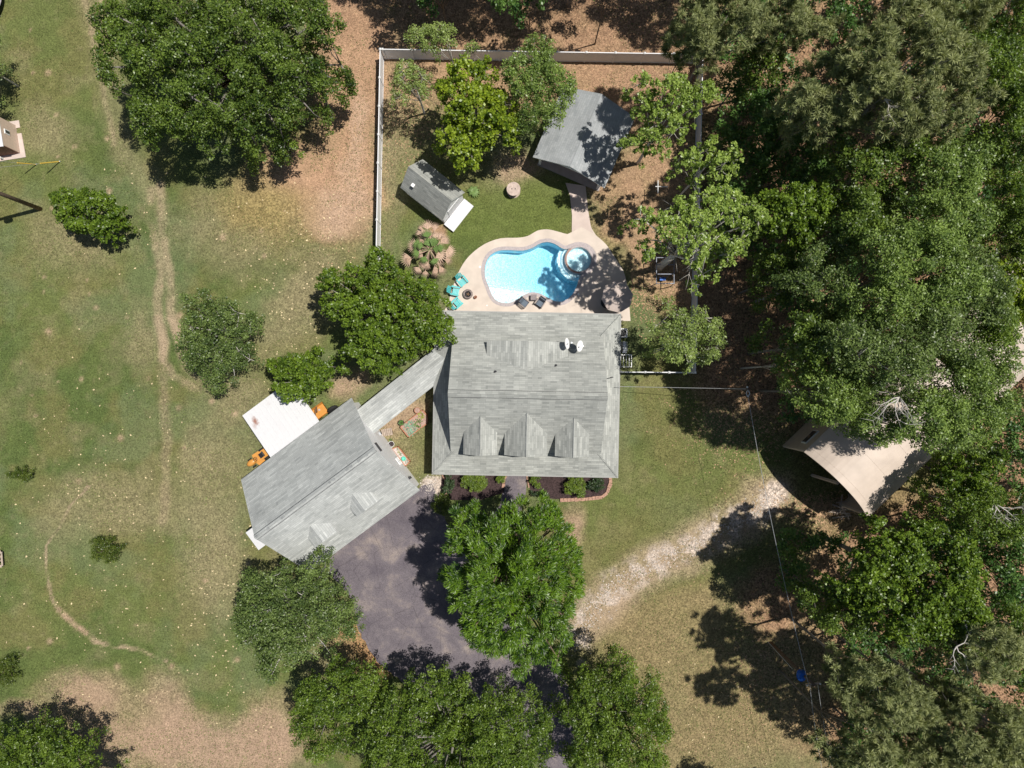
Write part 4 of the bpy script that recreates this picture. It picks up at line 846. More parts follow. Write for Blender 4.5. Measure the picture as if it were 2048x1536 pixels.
b_ = MB(); b_.add([(-.75, -.42, .35), (.75, -.42, .35), (.75, .42, .35), (-.75, .42, .35), (-.85, -.55, .78), (.85, -.55, .78), (.85, .55, .78), (-.85, .55, .78)], [(0, 1, 5, 4), (1, 2, 6, 5), (2, 3, 7, 6), (3, 0, 4, 7), (3, 2, 1, 0)]); b_.build('tub', M['orange'], t)
b_ = MB(); b_.tube([(.0, .35, .8), (-.3, -.2, .95), (-.7, -.45, .9)], .04, 6); b_.tube([(.2, .45, .8), (.0, .0, .9)], .05, 6); b_.build('handle', M['wooddark'], t)
for s_ in (-1, 1): b_ = MB(); b_.box((-.3, s_*.5, .22), (.44, .10, .44)); b_.build('wheel', M['rubber'], t)
b_ = MB(); b_.lathe([(.06, .0), (.1, .02), (.0, .06)], 10, (.15, .15, .4)); b_.build('sack', M['potting'], t)
t = thing('tyre', 'black tractor tyre leaning by the back eave of the garage', 'tyre', P(669, 819)+Vector((0, 0, .0)), R(37))
b_ = MB(); m2 = MB(); m2.lathe([(.28, -.12), (.45, -.13), (.5, -.08), (.5, .08), (.45, .13), (.28, .12)], 26); b_.add([(v[0], v[2]+v[1]*.35, v[1]*.93+.5) for v in m2.v], m2.f); b_.build('tread', M['rubber'], t, True)
b_ = MB(); m2 = MB(); m2.lathe([(0, -.05), (.28, -.1), (.28, .1), (0, .05)], 20); b_.add([(v[0], v[2]+v[1]*.35, v[1]*.93+.5) for v in m2.v], m2.f); b_.build('rim', M['dark'], t, True)

# raised beds and pots
def plant_mb(mb, c, r, n, up=.5, L=.16, W=.08, mi=0):
    for k in range(n):
        a = random.uniform(0, 6.283); e = random.uniform(.15, 1.2); rr = r*random.uniform(.3, 1)
        d = Vector((math.cos(a)*math.cos(e), math.sin(a)*math.cos(e), math.sin(e)*up)); p = Vector(c)+d*rr; s_ = Vector((-math.sin(a), math.cos(a), 0))*W/2; q = p+d*L
        mb.add([p-s_*.4, (p+q)/2-s_, q, (p+q)/2+s_], [(0, 1, 2, 3)], mi)
M['leafgrey'] = mat('grey_green_leaf', (.22, .34, .24), .6, var=.2); M['leafmid'] = mat('mid_green_leaf', (.09, .19, .04), .5, var=.3, vscale=9); M['leafyel'] = mat('yellow_green_leaf', (.28, .30, .07), .6, var=.2)
def bed(name, lab, corners, h, wallm, soilm):
    c = sum((Vector(p) for p in corners), Vector())/len(corners); t = thing(name, lab, 'raised bed', (c.x, c.y, 0)); ps = [Vector(p)-c for p in corners]; n = len(ps)
    for p in ps: p.z = 0
    b_ = MB(); w_ = .08
    for i in range(n):
        a, b2 = ps[i], ps[(i+1) % n]; d = b2-a; b_.box((a+b2)/2+Vector((0, 0, h/2)), (d.length+w_, w_, h), rot(math.atan2(d.y, d.x)))
    b_.build('frame', wallm, t); s_ = MB(); s_.prism([(p.x, p.y) for p in ps], 0, h-.06); s_.build('soil', soilm, t); return t, c
t, c = bed('garden_bed', 'raised bed with cabbages and leafy greens between breezeway and house', [P(800.5, 853.5, .3), P(817, 874.5, .3), P(854, 847, .3), P(854, 831, .3), P(845, 820, .3)], .36, M['terracotta'], M['soil'])
for (x, y, r_, mt) in ((815, 855, .34, 'leafgrey'), (821, 849, .30, 'leafgrey'), (827, 860, .28, 'leafgrey'), (820, 866, .26, 'leafgrey'), (837, 848, .42, 'leafmid'), (842, 830, .30, 'leafyel')):
    b_ = MB(); p = P(x, y, .3)-c; plant_mb(b_, (p.x, p.y, .3), r_, 46, .5, .16, .10); b_.build('plant', M[mt], t)
t, c = bed('trough_planter', 'long brick-sided planter with pale soil against the white garage gable', [P(784, 898, .3), P(796, 893, .3), P(820, 923, .3), P(811, 932, .3)], .42, M['terracotta'], M['potting'])
for (x, y, r_, mt) in ((796.5, 897, .13, 'leafmid'), (797, 904, .1, 'leafyel'), (801, 909, .07, 'leafmid'), (813, 923, .2, 'leafmid')):
    b_ = MB(); p = P(x, y, .4)-c; plant_mb(b_, (p.x, p.y, .36), r_, 24, .5, .09, .05); b_.build('plant', M[mt], t)
t = thing('glazed_pot', 'turquoise glazed pot standing in the long planter', 'pot', P(808, 917, .36))
b_ = MB(); b_.lathe([(0, 0), (.12, 0), (.2, .2), (.16, .2), (.1, .05), (0, .05)], 16); b_.build('pot', M['tealpot'], t, True)
def pot(lab, px, py, r_, h, m, pm, n=40, lr=None):
    t = thing('plant_pot', lab, 'plant pot', P(px, py, h*.5)-Vector((0, 0, h*.5)))
    b_ = MB(); b_.lathe([(0, 0), (r_*.8, 0), (r_, h), (r_*.9, h), (r_*.85, h-.06)], 20); b_.build('pot', m, t, True); b_ = MB(); b_.lathe([(0, h-.05), (r_*.88, h-.05)], 16); b_.build('soil', M['soil'] if not n else M['mulch'], t)
    if n: b_ = MB(); plant_mb(b_, (0, 0, h-.05), r_*.8 if lr is None else lr, n, .5, .12, .07); b_.build('plant', pm, t)
pot('red-brown round barrel pot near the breezeway corner of the bed', 835, 820.5, .27, .42, M['terracotta'], None, 0)
pot('green-filled round pot at the left corner of the vegetable bed', 803, 845.5, .26, .40, M['dark'], M['leafmid'], 70)
pot('white bowl planter with a dark plant beside the long planter', 783, 888, .27, .30, M['white'], M['wicker'], 26, .1)
pot('little leafy pot just above the white bowl planter', 782, 881, .10, .15, M['terracotta'], M['leafmid'], 26, .12)
t = thing('compost_crate', 'grey-brown slatted crate beside the breezeway end', 'crate', P(775, 864), R(10))
for k in range(6): b_ = MB(); b_.box((-.40+k*.16, 0, .30), (.13, .62, .03)); b_.build('slat', M['wood'], t)
b_ = MB(); b_.box((0, 0, .14), (.9, .6, .27)); b_.build('box', M['wooddark'], t)
t = thing('meter_box', 'black utility meter at the foot of the white garage gable', 'meter box', P(760, 868, .5)-Vector((0, 0, .5)), R(35)); b_ = MB(); b_.box((0, 0, .5), (.3, .22, 1.0)); b_.build('cabinet', M['dark'], t); b_ = MB(); b_.box((.02, 0, 1.03), (.36, .28, .05)); b_.build('cap', M['steel'], t)

# front beds
sheet('mulch_bed', pp('884,940 1014,940 1008,985 960,1000 900,1000 882,980'), .05, M['mulch'])
sheet('mulch_bed', pp('1056,940 1217,940 1217,975 1208,992 1175,997 1110,998 1062,992'), .05, M['mulch'])
def edging(lab, s, w_=.22):
    q = pp(s); t = thing('brick_edging', lab, 'edging', q[0]); b_ = MB()
    for i in range(len(q)-1):
        a, b2 = q[i], q[i+1]; d = b2-a; n = max(1, int(d.length/.3))
        for k in range(n): b_.box(a+d*((k+.5)/n)-q[0]+Vector((0, 0, .08)), (d.length/n*.93, w_*random.uniform(.85, 1.1), .16+random.uniform(0, .03)), rot(math.atan2(d.y, d.x)+random.uniform(-.1, .1)))
    b_.build('bricks', M['salmon'], t)
edging('salmon brick edging round the right end of the front flower bed', '1219,938 1221,966 1214,985 1204,994 1170,998 1120,1000', .3)
edging('brick edging along the left side of the front path', '1017,938 1009,958 1006,975')
edging('brick edging along the right side of the front path', '1055,940 1054,955 1058,975', .14)
edging('brick edging between the gravel pad and the left front bed', '882,942 891,962 894,978 888,1000', .14)
# utility poles and wires
def pole(lab, base, top, r0=.16, r1=.11, arm=None, extras=None):
    t = thing('utility_pole', lab, 'utility pole', base); tp = Vector(top)-Vector(base)
    b_ = MB(); b_.tube([(0, 0, 0), tp*.5, tp], [r0, (r0+r1)/2, r1], 10); b_.build('pole', M['barkbrown'], t, True)
    if arm:
        d = Vector(arm); b_ = MB(); b_.box(tp+Vector((0, 0, -.3)), (d.length, .1, .12), rot(math.atan2(d.y, d.x))); o = b_.build('crossarm', M['wood'], t)
        for s_ in (-.45, .45): k = MB(); p = tp+d*s_+Vector((0, 0, -.2)); k.lathe([(.05, 0), (.07, .08), (.03, .16), (0, .17)], 8, p); k.build('insulator', M['white'], o)
    return t, tp
g1 = P(1024+473*(1-7.8/62.5), 768+10*(1-7.8/62.5)); T1p = P(1497, 778, 7.8)
t, tp = pole('dark utility pole at the right of the lawn with white insulator brackets', g1, T1p)
for dx, dy in ((-.15, -.35), (.12, -.35)): b_ = MB(); b_.tube([tp+Vector((0, 0, -.1)), tp+Vector((dx, dy, -.1)), tp+Vector((0, -.62, -.1))], .03, 5); b_.build('bracket', M['white'], t)
b_ = MB(); b_.lathe([(.06, 0), (.08, .1), (0, .2)], 8, tp+Vector((-.1, .15, -.05))); b_.build('insulator', M['white'], t)
g2 = P(1541, 1286); T2p = P(1629, 1371, 8.5)
t, tp = pole('utility pole with a blue bundle and short crossarm at the lower right', g2, T2p, .17, .12, (1.1, .15, 0))
b_ = MB(); q = P(1603, 1351, 6.6)-g2; rr = []
for k in range(40): a = random.uniform(0, 6.28); e = random.uniform(-.5, 1.5); rr.append(q+Vector((math.cos(a)*math.cos(e)*.42, math.sin(a)*math.cos(e)*.5, math.sin(e)*.35)))
for k in range(0, 36, 1): b_.add([rr[k], rr[(k*7+3) % 40], rr[(k*5+11) % 40]], [(0, 1, 2)])
b_.lathe([(0, .35), (.3, .28), (.38, 0), (.3, -.3), (0, -.35)], 9, q); b_.build('blue_bundle', M['blue'], t)
b_ = MB(); b_.tube([q+Vector((.1, 0, -.5)), q+Vector((.1, 0, .2))], .2, 12); b_.build('transformer', M['steel'], t)
b_ = MB(); b_.tube([P(1536, 1284, 2)-g2, P(1585, 1338, 6)-g2], .03, 5); b_.build('conduit', M['wire'], t)
g0 = P(81, 418); T0 = P(-110, 345, 10.5)
t, tp = pole('leaning brown wooden utility pole at the left edge casting a thin shadow', g0, T0, .19, .14, (1.6, .5, 0))
b_ = MB(); k = tp*.80; b_.tube([k+Vector((.32, -.2, -.4)), k+Vector((.32, -.2, .5))], .25, 14); b_.build('transformer', M['steel'], t)
def wire(lab, a, b_, sag, r_=.014, grp='overhead wires'):
    a, b_ = Vector(a), Vector(b_); mid = (a+b_)/2; t = thing('overhead_wire', lab, 'wire', a, 0); m_ = MB()
    m_.tube([a.lerp(b_, k/16)-a-Vector((0, 0, sag*4*(k/16)*(1-k/16))) for k in range(17)], r_, 4); m_.build('cable', M['wire'], t)
wire('service wire from the right eave of the house to the dark pole', P(1236, 773, 3.7), T1p+Vector((0, 0, -.2)), .5, .018)
wire('wire dropping down the lawn between the two right-hand poles', T1p+Vector((0, -.6, -.1)), T2p+Vector((-.4, 0, -.1)), .7, .015)
wire('left wire leaving the lower pole towards the bottom edge', T2p+Vector((-.3, 0, -.1)), P(1665, 1640, 7.5), .5, .013)
wire('right wire leaving the lower pole towards the bottom edge', T2p+Vector((.3, 0, -.1)), P(1690, 1640, 7.5), .5, .013)
def guy(lab, a, b_):
    a, b_ = Vector(a), Vector(b_); t = thing('guy_wire', lab, 'guy wire', a); m_ = MB(); m_.tube([(0, 0, 0), b_-a], .012, 4); m_.build('cable', M['wire'], t)
    d = (b_-a).normalized(); m_ = MB(); m_.tube([d*.05, d*2.3], .045, 6); m_.build('guard', M['yellow'], t); m_ = MB(); m_.lathe([(.07, 0), (.05, .12), (0, .14)], 8); m_.build('anchor', M['steel'], t)
guy('yellow-sleeved guy wire from the grass anchor to the left pole, right of the two', P(120, 323), T0)
guy('yellow-sleeved guy wire beside the tan outbuilding, left of the two', P(73, 329), T0+Vector((-1, 1.5, -1)))

# ------------------------------------------------------------------ vegetation
SP = {  # leaf length, width, clump radius, clump spacing, leaves per clump, lobe spacing, lobe depth, layers, orientation, colours, bark, branch amount
 'oak':    dict(L=.19, W=.11, rc=.45, c=.54, n=54, lobe=2.1, la=2.2, lay=2.8, mode='blob', rag=.02, pit=1.2, col=((0.028, 0.062, 0.009), (0.180, 0.262, 0.040)), bark='barkgrey', br=.3),
 'gloss':  dict(L=.20, W=.13, rc=.31, c=.42, n=36, lobe=1.2, la=1.0, lay=2.8, mode='blob', rag=.07, pit=.7, col=((0.038, 0.080, 0.006), (0.190, 0.285, 0.028)), bark='barkgrey', br=.15),
 'yellow': dict(L=.24, W=.16, rc=.36, c=.50, n=34, lobe=1.3, la=1.3, lay=2.7, mode='blob', rag=.06, pit=.45, col=((0.080, 0.138, 0.008), (0.310, 0.400, 0.030)), bark='barkgrey', br=.2),
 'fine':   dict(rag=.03, L=.18, W=.09, rc=.42, c=.50, n=54, lobe=1.7, la=1.1, lay=2.8, mode='blob', col=((0.068, 0.118, 0.024), (0.270, 0.375, 0.085)), bark='barkgrey', br=.2),
 'elm':    dict(L=.18, W=.085, rc=.40, c=.49, n=52, lobe=1.5, la=1.2, lay=2.8, mode='blob', rag=.03, pit=.9, col=((0.038, 0.080, 0.008), (0.188, 0.275, 0.034)), bark='barkgrey', br=.1),
 'feather': dict(L=.30, W=.060, rc=.38, c=.45, n=46, lobe=1.5, la=2.0, lay=2.8, mode='radial', out=.8, gap=.07, pit=1.3, col=((0.014, 0.052, 0.004), (0.165, 0.285, 0.016)), bark='barkbrown', br=.2),
 'dull':   dict(L=.17, W=.09, rc=.44, c=.52, n=52, lobe=1.5, la=1.2, lay=2.7, mode='blob', col=((0.055, 0.095, 0.024), (0.205, 0.280, 0.075)), bark='barkpale', br=.4),
 'pine':   dict(L=.40, W=.045, rc=.40, c=.52, n=85, lobe=1.5, la=1.5, lay=2.9, mode='needle', col=((0.110, 0.140, 0.050), (0.390, 0.420, 0.180)), bark='barkgrey', br=.7),
 'sparse': dict(L=.21, W=.13, rc=.25, c=.52, n=26, rag=.03, lobe=1.5, la=1.3, lay=1.6, mode='blob', col=((0.110, 0.180, 0.024), (0.350, 0.460, 0.100)), bark='barkpale', br=1.2, gap=.16),
 'wisp':   dict(rag=.03, L=.17, W=.085, rc=.34, c=.54, n=36, lobe=1.4, la=1.1, lay=1.7, mode='blob', col=((0.120, 0.180, 0.040), (0.340, 0.430, 0.125)), bark='barkpale', br=1.3, gap=.18),
 'under':  dict(L=.24, W=.15, rc=.50, c=.66, n=40, lobe=1.7, la=1.0, lay=2.0, mode='blob', col=((0.034, 0.092, 0.020), (0.140, 0.250, 0.055)), bark='barkbrown', br=.1),
 'bush':   dict(L=.11, W=.05, rc=.20, c=.24, n=30, lobe=.7, la=.15, lay=2.2, mode='blob', col=((.050, .085, .012), (.145, .190, .028)), bark='barkbrown', br=.1),
 'box':    dict(L=.09, W=.035, rc=.15, c=.17, n=34, lobe=.5, la=.04, lay=1.8, mode='radial', col=((.065, .120, .012), (.225, .310, .035)), bark='barkbrown', br=.0),
 'dark':   dict(L=.12, W=.07, rc=.17, c=.22, n=26, lobe=.6, la=.08, lay=1.8, mode='blob', col=((.020, .045, .018), (.085, .130, .055)), bark='barkbrown', br=.0),
}
for k_, s_ in SP.items(): s_['mat'] = leafmat('leaf_'+k_, s_['col'][0], s_['col'][1], rough=.6 if k_ == 'pine' else .40, trans=.18 if k_ == 'pine' else .26)
def leaves(cen, rad, n, sp, rng, tint):
    m_ = len(cen); ctr = cen.mean(0); ci = np.repeat(np.arange(m_), n); N = len(ci)
    d = rng.normal(size=(N, 3)); d /= np.linalg.norm(d, axis=1)[:, None]; d[:, 2] = np.where(rng.random(N) < .75, np.abs(d[:, 2]), d[:, 2])
    rr = rad[ci][:, None]*(rng.random((N, 1))**.4); sc3 = np.array([1, 1, .72])
    if sp['mode'] == 'needle':
        p = cen[ci]+d*rad[ci][:, None]*rng.uniform(.1, .75, (N, 1))*sc3; t = d+rng.normal(size=(N, 3))*.25; up = rng.normal(size=(N, 3))
    elif sp['mode'] == 'radial':
        p = cen[ci]+d*rr*sc3; ow = cen[ci]-ctr; ow[:, 2] = 0; ow /= np.linalg.norm(ow, axis=1)[:, None]+1e-6; t = d*np.array([1, 1, .35])+ow*sp.get('out', 0)+rng.normal(size=(N, 3))*.35; up = np.array([0, 0, 1.0])+rng.normal(size=(N, 3))*.45
    else:
        p = cen[ci]+d*rr*sc3; t = rng.normal(size=(N, 3)); up = d*.7+np.array([0, 0, .75])+rng.normal(size=(N, 3))*.55
    t /= np.linalg.norm(t, axis=1)[:, None]+1e-9; b = np.cross(up, t); b /= np.linalg.norm(b, axis=1)[:, None]+1e-9
    s = rng.uniform(.7, 1.25, (N, 1)); a = t*sp['L']*.5*s; c = b*sp['W']*.5*s
    V = np.stack([p-a, p-c+a*.1, p+a, p+c+a*.1], 1).reshape(-1, 3)
    tt = np.clip(tint[ci]+rng.normal(size=N)*.26, 0, 1)
    return V, tt
def mesh_leaves(name, V, tt, m, parent, org):
    me = bpy.data.meshes.new(name); V = V-np.array(org)[None, :]; F = np.arange(len(V)).reshape(-1, 4)
    fastmesh(me, V, F); at = me.attributes.new('tint', 'FLOAT', 'FACE'); at.data.foreach_set('value', tt.astype(np.float32))
    me.materials.append(m); o = bpy.data.objects.new(name, me); C.objects.link(o); o.parent = parent; return o
def poisson(poly, c, rng, margin=0):
    q = np.array([(p[0], p[1]) for p in poly]); x0, y0 = q.min(0); x1, y1 = q.max(0)
    X, Y = np.meshgrid(np.arange(x0, x1+c, c), np.arange(y0, y1+c, c*.87)); X = X+(np.arange(X.shape[0]) % 2)[:, None]*c/2
    X = (X+rng.uniform(-.42, .42, X.shape)*c).ravel(); Y = (Y+rng.uniform(-.42, .42, Y.shape)*c).ravel()
    k = inside(poly, X, Y); X, Y = X[k], Y[k]; d = edge_dist(poly, X, Y); k = d > margin; return X[k], Y[k], d[k]
def crown(t, poly, zr, zt, spn, seed, org, dens=1.0, lean=0, fringe=True, cname='crown'):
    sp = SP[spn]; rng = np.random.default_rng(seed); th = (zt-zr)
    X, Y, d = poisson(poly, sp['c']/math.sqrt(dens), rng)
    Rm = max(d.max(), .3); lob = poisson(poly, sp['lobe'], rng, min(.3, Rm*.2)); 
    if len(lob[0]) < 1: lob = (np.array([np.mean([p[0] for p in poly])]), np.array([np.mean([p[1] for p in poly])]), 0)
    lz = rng.uniform(-.5, .5, len(lob[0]))
    D = np.hypot(X[:, None]-lob[0][None], Y[:, None]-lob[1][None]); li = D.argmin(1); dl = D.min(1)/sp['lobe']
    keep = (d > rng.random(len(d))**2*sp['c']*1.3) & (rng.random(len(d)) > sp.get('gap', .03)+.9*np.clip(dl-.5, 0, 1))
    big = min(1.0, Rm/2.5); rag = fbm(X, Y, max(.35, 1.1*big), seed % 97, 2); keep &= ~((d < .95*big) & (rag < .43-sp.get('rag', 0))); keep &= ~((d < .4*big) & (rag < .52-sp.get('rag', 0)))
    X, Y, d, li, dl = X[keep], Y[keep], d[keep], li[keep], dl[keep]
    f = np.clip(d/(Rm*.8), 0, 1); dome = np.sqrt(np.clip(1-(1-f)**2, 0, 1))
    Z = zr+th*dome*.9+sp['la']*(.55-1.6*dl**2+lz[li])*np.clip(d/.8, .3, 1)+rng.normal(size=len(X))*.12*min(1, th)
    if Rm > 1.2:
        pit = np.clip((.43-fbm(X, Y, 1.5, seed % 89+3, 3))/.07, 0, 1); Z -= pit*min(2.6, th*.75)*sp.get('pit', 1); Z = np.maximum(Z, zr*.6)
    tint = np.clip(.5+rng.normal(size=len(X))*.18+lz[li]*.25, 0, 1)
    cen = [np.stack([X, Y, Z], 1)]; tn = [tint]
    for k in range(int(math.ceil(sp['lay']-1))):
        pr = min(1, sp['lay']-1-k); s = rng.random(len(X)) < pr
        dz = rng.uniform(.5, 1.2, s.sum())*(k+1)*min(1.0, th*.45+.15); j = rng.uniform(-.3, .3, (s.sum(), 2))*sp['c']*1.2
        cen.append(np.stack([X[s]+j[:, 0], Y[s]+j[:, 1], np.maximum(Z[s]-dz, zr*.5)], 1)); tn.append(tint[s]*.9)
    cen = np.concatenate(cen); tn = np.concatenate(tn); rad = sp['rc']*rng.uniform(.75, 1.2, len(cen))
    V, tt = leaves(cen, rad, int(sp['n']*QF), sp, rng, tn)
    mesh_leaves(cname, V, tt, sp['mat'], t, org)
    return np.stack([X, Y, Z], 1), li, lob, lz, Rm
QF = 1.0
TREES = 0
def tree(name, lab, poly, zr, zt, spn, base=None, dens=1.0, cat='tree', group=None, trunk_r=None, white=False):
    global TREES; TREES += 1
    if isinstance(poly, str): poly = [P(*map(float, s.split(',')), zr) for s in poly.split()]
    if cat == 'tree':                                   # finer, bitten outline
        rq = random.Random(len(lab)); o2 = []
        for i in range(len(poly)):
            a, c2 = Vector(poly[i]), Vector(poly[(i+1) % len(poly)]); L = (c2-a).length; n_ = max(1, int(L/.7)); nn = Vector((c2.y-a.y, a.x-c2.x, 0)).normalized()
            o2 += [a.lerp(c2, k/n_)+nn*rq.uniform(-.32, .30) for k in range(n_)]
        poly = o2; m0 = sum((Vector(p) for p in poly), Vector())/len(poly); ex = 1.10 if spn in ('sparse', 'wisp') else 1.03
        poly = [m0+(Vector(p)-m0)*ex for p in poly]
    cx = np.mean([p[0] for p in poly]); cy = np.mean([p[1] for p in poly])
    b = Vector((cx, cy, 0)) if base is None else Vector(base); sp = SP[spn]
    t = thing(name, lab, cat, b, 0, group); org = b
    pts, li, lob, lz, Rm = crown(t, poly, zr, zt, spn, 100+TREES*7, org, dens); rnd = random.Random(TREES)
    r0 = trunk_r or max(.06, Rm*.055); fork = Vector((cx-b.x, cy-b.y, 0))*.6+Vector((0, 0, zr*.62))
    mb = MB(); mb.tube([(0, 0, -.1), (0, 0, zr*.1), fork*.55+Vector((.08*r0, .1*r0, 0)), fork, Vector((cx-b.x, cy-b.y, zr+.55*(zt-zr)))], [r0*1.35, r0, r0*.85, r0*.7, r0*.25], 8)
    if sp['br'] > 0 and len(pts):
        for k in range(len(lob[0])):
            sel = np.where(li == k)[0]
            if len(sel) < 2: continue
            q = Vector(pts[sel].mean(0)); q.z -= .35; q = q-org; mid = fork.lerp(q, .5)+Vector((rnd.uniform(-.3, .3), rnd.uniform(-.3, .3), rnd.uniform(-.2, .3)))*min(1, Rm*.3)
            mb.tube([fork*rnd.uniform(.75, 1.0), mid, q], [r0*.42, r0*.26, r0*.12], 5)
            for j in rnd.sample(list(sel), min(len(sel), int(2+5*sp['br']))):
                e = Vector(pts[j])-org; e.z += (-.1 if sp['br'] < .9 else .12); m2 = q.lerp(e, .5)+Vector((rnd.uniform(-.15, .15), rnd.uniform(-.15, .15), .1 if sp['br'] >= .9 else -.1))
                mb.tube([q, m2, e], [r0*.13+.008, r0*.08+.006, .008], 4)
    mb.build('trunk', M[sp['bark']], t, True)
    return t
def ell(cx, cy, rx, ry, h, seed, ang=0, n=18, rag=.16):
    rnd = random.Random(seed); ph = [rnd.uniform(0, 6.28) for _ in range(4)]; out = []
    for i in range(n):
        a = 2*math.pi*i/n; k = 1+rag*(.5*math.sin(2*a+ph[0])+.6*math.sin(3*a+ph[1])+.45*math.sin(5*a+ph[2]))+rnd.uniform(-.06, .06)
        x, y = rx*k*math.cos(a), ry*k*math.sin(a); c_, s_ = math.cos(R(ang)), math.sin(R(ang)); out.append(P(cx+x*c_-y*s_, cy+x*s_+y*c_, h))
    return out
def limbs(lab, px, py, h, r_, n, seed, ang=None, m='barkpale'):   # bare crooked branches reaching out of a crown
    rnd = random.Random(seed); o = P(px, py, h); t = thing('dead_branch', lab, 'branch', o, 0); mb = MB()
    for k in range(n):
        a = rnd.uniform(0, 6.28) if ang is None else R(ang)+rnd.uniform(-1.4, 1.4); p = Vector((0, 0, -.6)); d = Vector((math.cos(a), math.sin(a), rnd.uniform(.0, .35))); pts = [p]; L = r_*rnd.uniform(.6, 1.1)
        for j in range(5):
            d = (d+Vector((rnd.uniform(-.7, .7), rnd.uniform(-.7, .7), rnd.uniform(-.1, .1)))).normalized(); p = p+d*L/5; pts.append(p)
            if j > 0:
                for q in range(2):
                    e = (d+Vector((rnd.uniform(-1, 1), rnd.uniform(-1, 1), rnd.uniform(-.2, .4)))).normalized()*L*rnd.uniform(.15, .35); mb.tube([p, p+e*.5+Vector((rnd.uniform(-.05, .05), 0, 0)), p+e], [.014, .010, .005], 4)
        mb.tube(pts, [.05, .04, .03, .022, .015, .008], 5)
    mb.build('branches', M[m], t, True)

# --- garden trees, outlines traced at crown-rim height
tree('oak_tree', 'huge dark oak with many lobes, at the top left of the lawn', '240,-30 245,50 214,70 216,112 233,130 228,212 252,228 272,275 300,297 345,302 380,297 412,312 470,302 500,307 560,292 600,262 660,222 690,182 703,140 690,60 662,15 645,-30', 7.2, 10.8, 'oak', trunk_r=.45)
tree('young_tree', 'small bright yellow-green tree alone near the leaning pole', '112,388 145,378 192,380 236,402 260,430 266,462 248,486 202,490 160,478 138,456 118,425', 2.8, 4.4, 'gloss')
tree('cedar_tree', 'dull dark-green tree beside the bend of the wheel tracks', '360,602 390,578 440,582 470,602 515,640 535,672 520,705 508,742 470,760 440,785 415,775 400,745 375,730 364,690 370,650', 4.0, 6.2, 'dull')
tree('magnolia_tree', 'broad glossy tree overhanging the left corner of the house', '640,560 668,532 722,532 728,512 775,498 810,512 828,540 862,562 890,592 900,630 908,665 884,690 850,702 830,722 780,748 735,757 700,742 690,704 700,660 665,650 645,620 632,590', 6.0, 8.8, 'gloss', base=P(770, 650))
tree('small_magnolia', 'rounded glossy tree shading one corner of the white carport', '545,722 570,706 600,696 640,696 670,710 685,742 672,780 650,800 610,808 572,800 550,775 540,745', 3.8, 5.8, 'gloss')
tree('elm_tree', 'bright yellow-leaved tree between the garden shed and the pavilion', '872,180 900,152 930,125 972,122 1000,140 990,170 1012,190 1040,222 1044,260 1030,292 1000,308 962,328 932,358 897,352 882,320 868,290 880,240 866,210', 6.5, 9.5, 'yellow')
tree('elm_tree', 'fine-leaved green tree touching the upper left side of the pavilion roof', '1005,152 1040,102 1080,85 1118,90 1125,130 1148,168 1155,200 1134,240 1110,270 1072,280 1040,260 1020,220 1000,190', 6.8, 9.8, 'fine')
tree('sparse_tree', 'thin see-through tree leaning over the left end of the top fence', '822,62 850,38 880,50 920,80 985,95 1000,125 960,132 900,120 860,125 822,110', 5.5, 7.0, 'wisp', dens=1.7)
tree('sparse_tree', 'open wispy tree standing just inside the top left fence corner', '790,150 830,125 865,140 880,180 882,225 850,232 815,225 782,200', 4.8, 6.5, 'wisp', dens=1.4)
tree('sparse_tree', 'pale airy tree overlapping the right edge of the pavilion roof', '1248,182 1300,166 1350,160 1402,170 1425,212 1408,250 1362,268 1350,310 1300,318 1262,310 1247,270 1268,232', 10.5, 13, 'sparse', dens=2.5)
tree('sparse_tree', 'loose green tree growing across the right fence above the sprawling tree', '1345,322 1380,292 1420,270 1468,290 1482,330 1460,370 1420,382 1370,372 1345,348', 11, 13, 'sparse', dens=1.8)
tree('sprawling_tree', 'sprawling bright tree with long pale limbs, its shadow dappling the pool deck', '1246,455 1290,424 1370,398 1420,380 1500,408 1532,450 1500,502 1462,520 1442,560 1422,590 1390,582 1380,540 1340,520 1302,540 1270,520 1260,480', 12.8, 15.5, 'sparse', dens=2.0, trunk_r=.3)
tree('sparse_tree', 'feathery pale tree covering the lower right fence corner', '1305,642 1350,620 1402,614 1445,640 1442,692 1420,722 1382,742 1330,740 1300,720 1288,680', 7.5, 9.5, 'wisp', dens=2.4)
tree('pecan_tree', 'large vivid green feathery tree in front of the house, shading the driveway', '893,1010 930,1015 958,992 1000,985 1050,975 1110,985 1130,1012 1135,1045 1152,1082 1165,1130 1158,1172 1165,1215 1150,1250 1148,1285 1110,1310 1072,1345 1030,1338 990,1300 950,1270 920,1242 905,1202 905,1160 880,1130 885,1080', 8.3, 12.3, 'feather', base=P(1000, 1115), trunk_r=.32)
tree('oak_tree', 'dark oak brushing the lower corner of the garage roof', '470,1180 500,1130 540,1112 600,1122 630,1095 662,1110 680,1132 725,1182 715,1232 700,1282 660,1300 620,1330 560,1350 510,1340 480,1300 465,1240', 5.5, 8.5, 'dull', base=P(600, 1200))
tree('elm_tree', 'dark green bushy tree at the bottom, left of the widest crown', '590,1362 620,1322 680,1300 740,1312 768,1340 760,1400 722,1450 705,1500 655,1520 605,1492 580,1430', 5.0, 7.6, 'elm')
tree('elm_tree', 'widest rounded elm at the bottom edge, hiding the driveway end', '762,1370 800,1340 850,1322 900,1340 950,1350 1000,1360 1060,1372 1090,1410 1105,1470 1100,1512 1080,1550 1060,1600 760,1600 715,1560 705,1510 715,1450 745,1400', 5.6, 8.4, 'elm')
tree('elm_tree', 'round elm at the bottom, right of the driveway', '1110,1372 1140,1332 1190,1312 1220,1285 1260,1300 1300,1340 1330,1382 1345,1430 1345,1480 1330,1520 1315,1580 1155,1590 1132,1510 1110,1440', 6.0, 9.2, 'elm')
